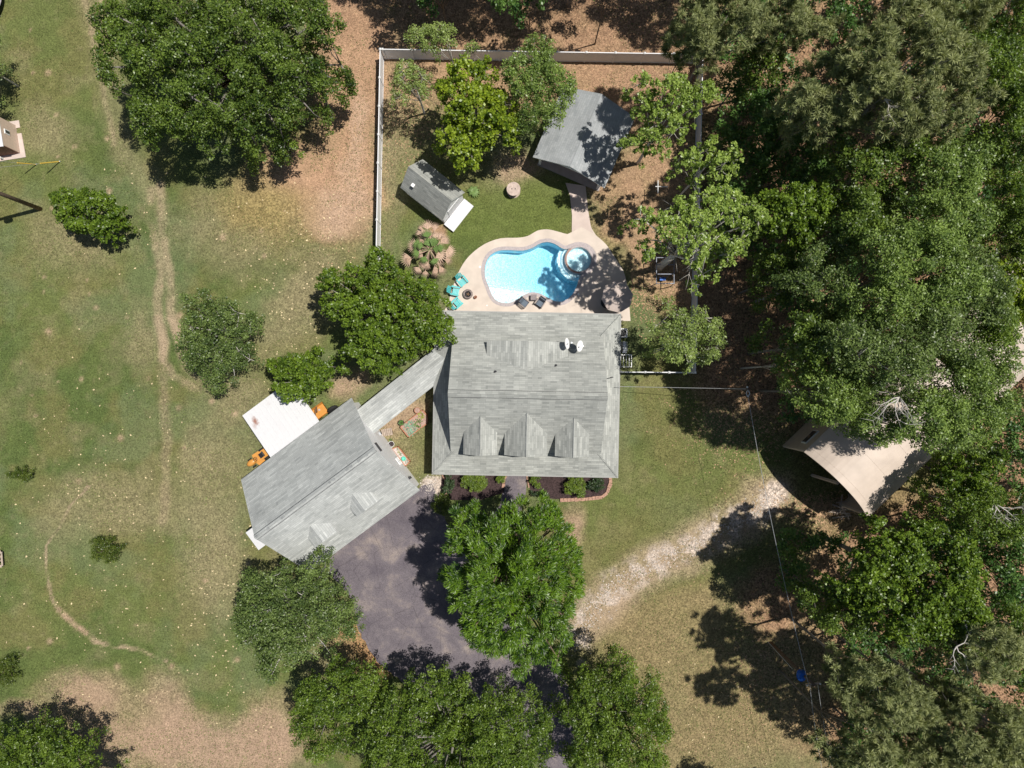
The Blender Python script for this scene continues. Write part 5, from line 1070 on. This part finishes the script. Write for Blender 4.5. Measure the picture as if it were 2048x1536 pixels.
tree('elm_tree', 'dense green tree filling the bottom-left corner', '-30,1450 40,1440 80,1428 130,1436 180,1455 210,1485 228,1525 235,1600 -40,1620', 4.6, 7.0, 'elm')
tree('cedar_tree', 'ragged dark evergreen cut by the left edge above the outbuilding', '-60,95 -10,78 25,92 42,110 20,130 25,160 12,190 -20,205 -60,190', 3.5, 6.0, 'dull')
tree('shrub', 'flat little dark shrub in the left field', ell(45, 947, 30, 16, .5, 3), .5, .9, 'bush', cat='shrub')
tree('shrub', 'round olive shrub in the lower left field', ell(213, 1098, 33, 32, .8, 4), .8, 1.7, 'bush', cat='shrub')
tree('shrub', 'olive shrub half out of the left edge, low down', ell(14, 1340, 32, 30, .8, 5), .8, 1.7, 'bush', cat='shrub')
# --- woods on the right: (kind, label, cx, cy, rx, ry, rim, top, species, ang)
WOODS = [
 ('pine_tree', 'pine reaching over the top right corner of the fence', 1440, 60, 110, 75, 13, 16, 'pine', 0),
 ('pine_tree', 'low pine branch cluster hanging over the top fence', 1368, 100, 46, 30, 12, 13.5, 'pine', 20),
 ('pine_tree', 'broad olive pine with a bare fork in the middle, top right of the woods', 1780, 175, 150, 125, 16, 20, 'pine', 0),
 ('pine_tree', 'olive pine directly left of the broad forked pine', 1625, 215, 75, 80, 14, 17.5, 'pine', 0),
 ('pine_tree', 'narrow pine at the very top edge, above the forked pine', 1845, 30, 120, 60, 15, 18, 'pine', 0),
 ('pine_tree', 'grey-green pine at the top edge left of the forked pine', 1590, 50, 70, 60, 13, 16, 'pine', 0),
 ('broadleaf_tree', 'small leafy tree outside the top right fence corner', 1490, 145, 60, 42, 8, 11, 'oak', 0),
 ('broadleaf_tree', 'bright yellow-green crown right of the forked pine', 1935, 170, 72, 80, 13, 17, 'elm', 0),
 ('broadleaf_tree', 'crown in the top right corner', 2030, 60, 70, 80, 13, 16, 'elm', 0),
 ('broadleaf_tree', 'yellowish crown on the right edge below the corner', 2020, 260, 80, 95, 14, 17.5, 'elm', 0),
 ('broadleaf_tree', 'green crown below the forked pine, left half', 1730, 350, 90, 60, 13, 16, 'oak', 0),
 ('broadleaf_tree', 'green crown below the forked pine, right half', 1870, 350, 80, 62, 14, 17, 'fine', 0),
 ('broadleaf_tree', 'dark undergrowth tree behind the right fence, upper part', 1500, 260, 75, 90, 5, 8, 'under', 0),
 ('broadleaf_tree', 'dark undergrowth tree among pines left of the woods', 1590, 330, 70, 80, 6, 9, 'under', 0),
 ('broadleaf_tree', 'glossy bright tree with pale twigs, right of the sprawling tree', 1580, 430, 80, 62, 11.5, 14.5, 'gloss', 10),
 ('broadleaf_tree', 'mid green crown in the centre of the upper woods', 1700, 455, 72, 55, 12.5, 15.5, 'oak', 0),
 ('broadleaf_tree', 'soft olive crown left of the rust-coloured gap', 1850, 450, 95, 65, 14, 17.5, 'fine', 0),
 ('broadleaf_tree', 'crown on the right edge beside the rust-coloured gap', 2015, 400, 62, 55, 13, 16, 'elm', 0),
 ('broadleaf_tree', 'soft pale crown left of the biggest oak of the woods', 1640, 560, 82, 72, 13, 16, 'dull', 0),
 ('oak_tree', 'biggest olive oak in the middle of the woods, upper half', 1790, 560, 125, 95, 15, 19, 'fine', 0),
 ('broadleaf_tree', 'olive crown hugging the right side of the biggest oak', 1905, 590, 80, 85, 14, 17.5, 'dull', 0),
 ('oak_tree', 'wide olive oak just below the biggest oak', 1770, 700, 140, 90, 15, 18.5, 'dull', 0),
 ('broadleaf_tree', 'ragged dark crown above the wood-edge shadow', 1610, 690, 72, 72, 12, 15, 'oak', 0),
 ('broadleaf_tree', 'yellow-tipped dark crown at the right edge, middle height', 2000, 590, 68, 72, 11, 14, 'yellow', 0),
 ('broadleaf_tree', 'dark thin crown over the second tan barn', 1985, 480, 66, 60, 9, 12, 'oak', 0),
 ('oak_tree', 'oak whose left side overhangs the first tan barn', 1650, 785, 82, 60, 13, 16, 'fine', 0),
 ('oak_tree', 'large soft oak with bare grey limbs above the barn roof', 1795, 845, 112, 62, 15, 18.5, 'fine', 0),
 ('oak_tree', 'soft oak on the right of the bare grey limbs', 1905, 800, 88, 88, 14.5, 18, 'fine', 0),
 ('broadleaf_tree', 'rounded crown hiding the upper part of the second barn', 1965, 655, 72, 48, 13, 15.5, 'elm', 0),
 ('broadleaf_tree', 'leafy tree in the gap just outside the right fence, beside the sprawling tree', 1545, 560, 50, 52, 8, 11, 'oak', 0),
 ('broadleaf_tree', 'dark low tree in the gap right of the soft oak', 2030, 870, 60, 75, 6, 9, 'under', 0),
 ('broadleaf_tree', 'bright leafy tree hugging the right eave of the barn', 1915, 950, 66, 46, 9, 12, 'gloss', -25),
 ('broadleaf_tree', 'light green tree with white dead limbs, right of the barn', 1950, 1015, 90, 65, 10, 13, 'elm', 0),
 ('broadleaf_tree', 'dark low tree between barn and lower woods', 1870, 1050, 60, 45, 5, 8, 'under', 0),
 ('broadleaf_tree', 'big bright rounded tree below the barn', 1800, 1150, 145, 104, 12.5, 16.5, 'gloss', 15),
 ('broadleaf_tree', 'shaded tree at the left foot of the big bright one', 1660, 1200, 60, 60, 9, 12, 'oak', 0),
 ('broadleaf_tree', 'dark green tree on the right edge below the barn', 2010, 1140, 78, 82, 8, 11, 'under', 0),
 ('pine_tree', 'pale pine with a visible forked stem, lower right', 1945, 1285, 55, 75, 15, 18, 'pine', -20),
 ('broadleaf_tree', 'yellow-green crown on the right edge of the lower woods', 2020, 1250, 50, 60, 11, 14, 'elm', 0),
 ('pine_tree', 'dim pine between the bright tree and the blue bundle pole', 1735, 1365, 85, 70, 14, 17, 'pine', 0),
 ('broadleaf_tree', 'mossy green tree below the bright one', 1850, 1260, 65, 45, 9, 12, 'oak', 0),
 ('pine_tree', 'olive pine in the middle of the lower right woods', 1830, 1390, 75, 50, 13, 16, 'pine', 0),
 ('pine_tree', 'broad pale pine filling the lower right', 1930, 1430, 95, 75, 14.5, 18, 'pine', 0),
 ('pine_tree', 'pine cut by the bottom edge of the woods', 1850, 1500, 85, 60, 13, 16, 'pine', 0),
 ('pine_tree', 'pine in the bottom right corner', 2010, 1500, 80, 80, 14, 17, 'pine', 0),
 ('broadleaf_tree', 'bright low tree at the bottom edge left of the pines', 1760, 1510, 45, 50, 8, 11, 'oak', 0),
 ('broadleaf_tree', 'dark crown on the lower right edge between pines', 2045, 1370, 40, 50, 10, 13, 'oak', 0),
 ('pine_tree', 'pine at the bottom edge right of the blue bundle pole', 1700, 1490, 70, 60, 13, 16, 'pine', 0),
 ('broadleaf_tree', 'compact crown at the right edge masking the second barn', 1955, 735, 46, 44, 14, 16.5, 'fine', 0),
 ('broadleaf_tree', 'small airy tree right of the dark utility pole', 1570, 730, 45, 45, 10, 12.5, 'wisp', 0),
 ('broadleaf_tree', 'dark crown peeping over the top edge near its middle', 1060, 12, 75, 34, 7, 10, 'under', 0),
 ('broadleaf_tree', 'dim crown at the top edge left of the big pine', 1215, -12, 80, 26, 8, 11, 'under', 0),
 ('broadleaf_tree', 'dark crown at the top edge over the left litter path', 880, -30, 90, 34, 8, 11, 'under', 0),
 ('broadleaf_tree', 'leafy tree showing between forked pine and right edge crowns', 1950, 320, 45, 50, 12, 15, 'oak', 0),
 ('broadleaf_tree', 'low dark tree filling the gap near the centre right', 1660, 640, 50, 60, 8, 10.5, 'under', 0),
]
for i, (nm, lb, cx, cy, rx, ry, zr, zt, sp_, an) in enumerate(WOODS):
    tree(nm, lb, ell(cx, cy, rx*1.08, ry*1.08, zr, 50+i, an), zr, zt, sp_, group='trees of the woods' if cx > 1400 else None, dens=1.25)
# the unbroken low growth between and below the tall crowns: one mass
def undergrowth():
    rng = np.random.default_rng(31); NO = [(1540, 840, 1880, 1060), (1400, 520, 1560, 1300), (1400, 1180, 1690, 1600), (1790, 700, 1900, 800), (1960, 690, 2060, 800), (1870, 385, 1935, 470)]
    n = 9000; px = rng.uniform(1440, 2140, n); py = rng.uniform(-60, 1600, n); ok = np.ones(n, bool)
    for a, b, c_, d_ in NO: ok &= ~((px > a) & (px < c_) & (py > b) & (py < d_))
    X0 = (px-1024)*S; Y0 = (768-py)*S; ok &= fbm(X0, Y0, 3.5, 61) > .40; px, py, X0, Y0 = px[ok], py[ok], X0[ok], Y0[ok]
    z = 1.0+7.5*np.clip(fbm(X0, Y0, 4.5, 71)-.25, 0, 1)*1.6+rng.uniform(-1, .5, len(px)); z = np.clip(z, .4, 9); k = (1-z/H)
    cen = np.stack([X0*k, Y0*k, z], 1); V, tt = leaves(cen, .5*rng.uniform(.7, 1.2, len(cen)), 34, SP['under'], rng, np.clip(.5+rng.normal(size=len(cen))*.25, 0, 1))
    me = bpy.data.meshes.new('undergrowth'); fastmesh(me, V, np.arange(len(V)).reshape(-1, 4)); at = me.attributes.new('tint', 'FLOAT', 'FACE'); at.data.foreach_set('value', tt.astype(np.float32))
    me.materials.append(SP['under']['mat']); o = bpy.data.objects.new('undergrowth', me); C.objects.link(o); o['kind'] = 'stuff'
undergrowth()
# trees standing wholly or partly outside the frame whose shade falls inside it
for i, (gx, gy, rr, zr) in enumerate(((800, -60, 3.2, 8), (885, -25, 3.6, 9), (965, 0, 3.6, 9), (1050, -20, 3.6, 9.5), (1130, 8, 3.2, 9), (1215, -50, 3.2, 9), (1330, 0, 2.6, 9), (1410, 20, 3.0, 9), (700, -140, 3.0, 8))):
    p = P(gx, gy); lb = ['above the tracks beside the huge oak', 'above the top left fence corner', 'above the wispy tree of the top fence', 'above the yellow-leaved tree', 'above the fine-leaved tree by the pavilion', 'above the pavilion', 'above the airy tree by the pavilion', 'beside the pine at the top right fence corner', 'above the gap between huge oak and fence'][i]
    tree('broadleaf_tree', 'tree just beyond the top edge, '+lb, [Vector((p.x+rr*(1+.15*math.sin(a*3+i))*math.cos(a*.35), p.y+rr*.9*math.sin(a*.35), zr)) for a in range(18)], zr, zr+4, 'oak', group='trees beyond the top edge')
for gx, gy, rr, zr, lb in ((1500, 1500, 3.0, 12, 'tree just beyond the bottom edge, left of the wood pines'), (1590, 1520, 3.0, 13, 'tree just beyond the bottom edge, below the blue bundle pole')):
    p = P(gx, gy); tree('broadleaf_tree', lb, [Vector((p.x+rr*math.cos(a*.35), p.y-2.2+rr*.9*math.sin(a*.35), zr)) for a in range(18)], zr, zr+3, 'oak')
limbs('bare white twisted limbs poking out of the light green tree right of the barn', 2000, 1010, 13.2, 2.6, 5, 5)
limbs('bare grey limbs in the oak just above the barn roof', 1810, 795, 18.3, 2.8, 6, 8, -110)
limbs('bare dead fork in the middle of the broad olive pine', 1780, 190, 19.6, 1.7, 3, 9, -60)
limbs('grey dead twigs at the ragged edge above the dark pole', 1590, 725, 12.5, 1.5, 4, 12, m='barkgrey')
limbs('fan of grey twigs showing in the lower part of the huge dark oak', 462, 237, 9.0, 1.3, 7, 13, 90, 'barkgrey')
limbs('bleached limbs inside the sprawling tree', 1400, 470, 13.8, 3.2, 6, 14, 200)
limbs('pale branches in the lower right wood pine', 1925, 1300, 17.6, 1.6, 3, 15, 250)
# --- shrubs of the front beds
tree('clipped_shrub', 'light green rounded shrub on the left of the front path, second from the gravel', ell(948, 962, 28, 24, 1.0, 21, rag=.06), .8, 1.35, 'box', cat='shrub', group='shrubs of the front bed')
tree('clipped_shrub', 'small light shrub just left of the front path', ell(1003, 958, 11, 11, .7, 22, rag=.1), .5, .8, 'box', cat='shrub', group='shrubs of the front bed')
tree('clipped_shrub', 'small round light shrub just right of the front path', ell(1070, 964, 15, 14, .7, 23, rag=.08), .6, 1.0, 'box', cat='shrub', group='shrubs of the front bed')
tree('clipped_shrub', 'biggest round light shrub, in the right bed', ell(1153, 973, 28, 24, 1.0, 24, rag=.05), .8, 1.4, 'box', cat='shrub', group='shrubs of the front bed')
tree('leafy_shrub', 'dark reddish-leaved shrub at the right end of the right bed', ell(1194, 970, 20, 22, .6, 25), .4, .8, 'dark', cat='shrub', group='shrubs of the front bed')
tree('leafy_shrub', 'dark vine-like shrub between the gravel pad and the left bed', ell(898, 965, 15, 24, .6, 26), .5, 1.0, 'dark', cat='shrub', group='shrubs of the front bed')
tree('leafy_shrub', 'straggly shrub at the foot of the large feathery tree', ell(885, 1010, 26, 22, .9, 27), .7, 1.4, 'bush', cat='shrub')
tree('leafy_shrub', 'low grey-green shrub between the two right-bed shrubs and the feathery tree', ell(1075, 987, 14, 9, .4, 28), .3, .6, 'dark', cat='shrub')
tree('leafy_shrub', 'pale bush beside the parasol in the right yard', ell(1330, 605, 36, 16, .8, 29), .6, 1.2, 'wisp', cat='shrub')

# --- palms
def fan_frond(mb, c, d, r_, mi, fold=.35, droop=.0, n=22, span=2.3, rnd=random):
    d = Vector(d).normalized(); s_ = d.cross(Vector((0, 0, 1))).normalized(); up = s_.cross(d); hub = Vector(c)
    prev = None
    for k in range(n+1):
        a = (k/n-.5)*span; rr = r_*(1-.18*abs(k/n-.5)*2)*(1 if k % 2 else .90); z = fold*.3*(1 if k % 2 else -1)*.12
        e = hub+(d*math.cos(a)+s_*math.sin(a))*rr*.62+up*(z*r_-droop*rr*.2*(abs(a)))
        tip = hub+(d*math.cos(a)+s_*math.sin(a))*rr*(1.0 if k % 2 else .78)+Vector((0, 0, -droop*rr*.35))
        if prev is not None: mb.add([hub, prev[0], e], [(0, 1, 2)], mi); mb.add([prev[0], (prev[1] if k % 2 == 0 else tip), e], [(0, 1, 2)], mi)
        prev = (e, tip)
def palm():
    b = P(866, 510); t = thing('fan_palm', 'fan palm with green centre and a skirt of dead tan fronds, left of the pool', 'palm', b); top = Vector((0, 0, 2.6))
    m_ = MB(); m_.tube([(0, 0, 0), (.05, .02, 1.3), top], [.28, .24, .2], 12); m_.build('trunk', M['wooddark'], t, True); rnd = random.Random(4)
    for k in range(34):
        a = k*2*math.pi/17+rnd.uniform(-.3, .3); el = rnd.uniform(-.35, -.02); st = rnd.uniform(.6, 1.15) if k < 17 else rnd.uniform(1.2, 1.8); d = Vector((math.cos(a), math.sin(a), el)); m_ = MB(); h = top+d*st+Vector((0, 0, -.15))
        m_.tube([top, top+d*st*.5+Vector((0, 0, .1)), h], .025, 4); fan_frond(m_, h, (math.cos(a+rnd.uniform(-.3, .3)), math.sin(a), el*1.1), rnd.uniform(.6, 1.15), 0, .5, rnd.uniform(.1, .7), 20, rnd.uniform(1.0, 2.6)); m_.build('dead_frond', M['deadfrond'], t)
    for k in range(11):
        a = k*2*math.pi/7+rnd.uniform(-.3, .3); el = rnd.uniform(.1, .5) if k < 7 else rnd.uniform(.7, 1.6); st = rnd.uniform(.55, .95) if k < 7 else rnd.uniform(.25, .5); d = Vector((math.cos(a), math.sin(a), el)); m_ = MB(); h = top+d*st
        m_.tube([top, h], .022, 4); fan_frond(m_, h, (math.cos(a), math.sin(a), el*.3), rnd.uniform(.6, .85), 0, .6, .15, 22, rnd.uniform(1.7, 2.6)); m_.build('green_frond', M['frond'], t)
palm()
def sago(lab, px, py, r_, n, seed):
    rnd = random.Random(seed); t = thing('sago_palm', lab, 'palm', P(px, py)); m_ = MB(); m_.lathe([(.12, 0), (.14, .2), (.06, .35), (0, .38)], 10); m_.build('trunk', M['wooddark'], t, True); m_ = MB()
    for k in range(n):
        a = k*2*math.pi/n+rnd.uniform(-.12, .12); L = r_*rnd.uniform(.8, 1.1); s_ = Vector((-math.sin(a), math.cos(a), 0))*.05; u = Vector((math.cos(a), math.sin(a), 0))
        p = [u*L*f+Vector((0, 0, .35+.5*f-.75*f*f)) for f in (0.05, .35, .7, 1)]
        for j in range(3): w0, w1 = ((.5, 1.3), (1.3, 1.1), (1.1, .1))[j]; m_.add([p[j]-s_*w0, p[j+1]-s_*w1, p[j+1]+s_*w1, p[j]+s_*w0], [(0, 1, 2, 3)])
    m_.build('fronds', M['frond'], t)
sago('spiky sago palm in the grass right of the garden shed', 947, 384, .62, 18, 3)
# --- scattered dry leaves over the fields and low grass tufts
def scatter(name, n, m_, pick, L, W, z, tilt=.25):
    rng = np.random.default_rng(len(name)*13); px, py = pick(rng, n); k = np.ones(len(px), bool); px, py = px[k], py[k]; N = len(px)
    p = np.stack([(px-1024)*S, (768-py)*S, z+rng.random(N)*.02], 1); a = rng.random(N)*6.28; s = rng.uniform(.5, 1.3, (N, 1))
    t = np.stack([np.cos(a), np.sin(a), rng.normal(size=N)*tilt], 1)*L*s/2; b = np.stack([-np.sin(a), np.cos(a), rng.normal(size=N)*tilt], 1)*W*s/2
    V = np.stack([p-t, p-b, p+t, p+b], 1).reshape(-1, 3); me = bpy.data.meshes.new(name); fastmesh(me, V, np.arange(len(V)).reshape(-1, 4)); me.materials.append(m_)
    o = bpy.data.objects.new(name, me); C.objects.link(o); o['kind'] = 'stuff'; return o
M['dryleaf'] = mat('dry_leaf', (.62, .50, .30), .8, var=.4, vscale=.8)
def fieldpick(rng, n):
    cl = np.array([(290, 1000, 120, 200), (470, 1250, 60, 200), (330, 1350, 120, 100), (520, 480, 120, 130), (640, 480, 80, 60), (240, 900, 150, 120), (560, 620, 60, 90), (230, 430, 60, 60), (150, 1150, 120, 120), (1420, 1450, 120, 90), (450, 1180, 60, 120)])
    i = rng.integers(0, len(cl), n); return cl[i, 0]+rng.normal(size=n)*cl[i, 2]*.8, cl[i, 1]+rng.normal(size=n)*cl[i, 3]*.8
o = scatter('fallen_leaves', 800, M['dryleaf'], fieldpick, .17, .11, .015)
M['litterleaf'] = mat('litter_leaf', (.38, .25, .15), .9, var=.6, vscale=3)
def woodpick(rng, n):
    cl = np.array([(1450, 600, 60, 200), (1500, 820, 80, 60), (1040, 50, 300, 60), (1330, 370, 80, 60), (1200, 140, 180, 40), (1560, 1300, 80, 120), (820, 180, 50, 90), (700, 200, 50, 200), (1300, 560, 50, 50), (1650, 1020, 60, 20), (1500, 200, 100, 100)])
    i = rng.integers(0, len(cl), n); x, y = cl[i, 0]+rng.normal(size=n)*cl[i, 2]*.8, cl[i, 1]+rng.normal(size=n)*cl[i, 3]*.8
    ok = ~((x > 895) & (x < 1262) & (y > 455) & (y < 970)); return x[ok], y[ok]
o = scatter('leaf_litter', 26000, M['litterleaf'], woodpick, .15, .10, .012)
M['rock'] = mat('white_gravel_stone', (.54, .48, .43), .9, var=.2, vscale=4)
def gravpick(rng, n):
    q = np.array([(1540, 985), (1520, 1020), (1470, 1042), (1400, 1085), (1340, 1110), (1290, 1135), (1230, 1170), (1190, 1215), (1162, 1262), (1150, 1290)], float)
    s = rng.random(n)*(len(q)-1); i = s.astype(int); f = (s-i)[:, None]; p = q[i]*(1-f)+q[i+1]*f+rng.normal(size=(n, 2))*11
    m2 = rng.random(n) < .15; p[m2] = np.array([862, 968])+rng.normal(size=(m2.sum(), 2))*9; return p[:, 0], p[:, 1]
o = scatter('loose_gravel', 1300, M['rock'], gravpick, .13, .11, .015, .4)
def grasspick(rng, n):
    x = rng.uniform(-20, 2060, n*2); y = rng.uniform(-20, 1560, n*2); X = (x-1024)*S; Y = (768-y)*S
    ok = fbm(X, Y, 4, 77) > .46; bad = ((x > 860) & (x < 1262) & (y > 455) & (y < 1000)) | inside([(p.x/S+1024, 768-p.y/S) for p in drive], x, y) | (x > 1560) | inside([(1125, 360), (1180, 360), (1192, 470), (1130, 470)], x, y)
    ok &= ~bad; return x[ok][:n], y[ok][:n]
M['grass'] = mat('grass_blade', (.15, .19, .055), .8, var=.4, vscale=1.5)
def grass():
    rng = np.random.default_rng(5); px, py = grasspick(rng, 90000); N = len(px); p = np.stack([(px-1024)*S, (768-py)*S, np.full(N, .0)], 1); a = rng.random(N)*6.28
    w_ = np.stack([np.cos(a), np.sin(a), np.zeros(N)], 1)*.035; tip = np.stack([rng.normal(size=N)*.06, rng.normal(size=N)*.06, rng.uniform(.06, .14, N)], 1)
    V = np.stack([p-w_, p+w_, p+tip], 1).reshape(-1, 3); me = bpy.data.meshes.new('grass'); fastmesh(me, V, np.arange(len(V)).reshape(-1, 3)); me.materials.append(M['grass'])
    o = bpy.data.objects.new('grass', me); C.objects.link(o); o['kind'] = 'stuff'
grass()
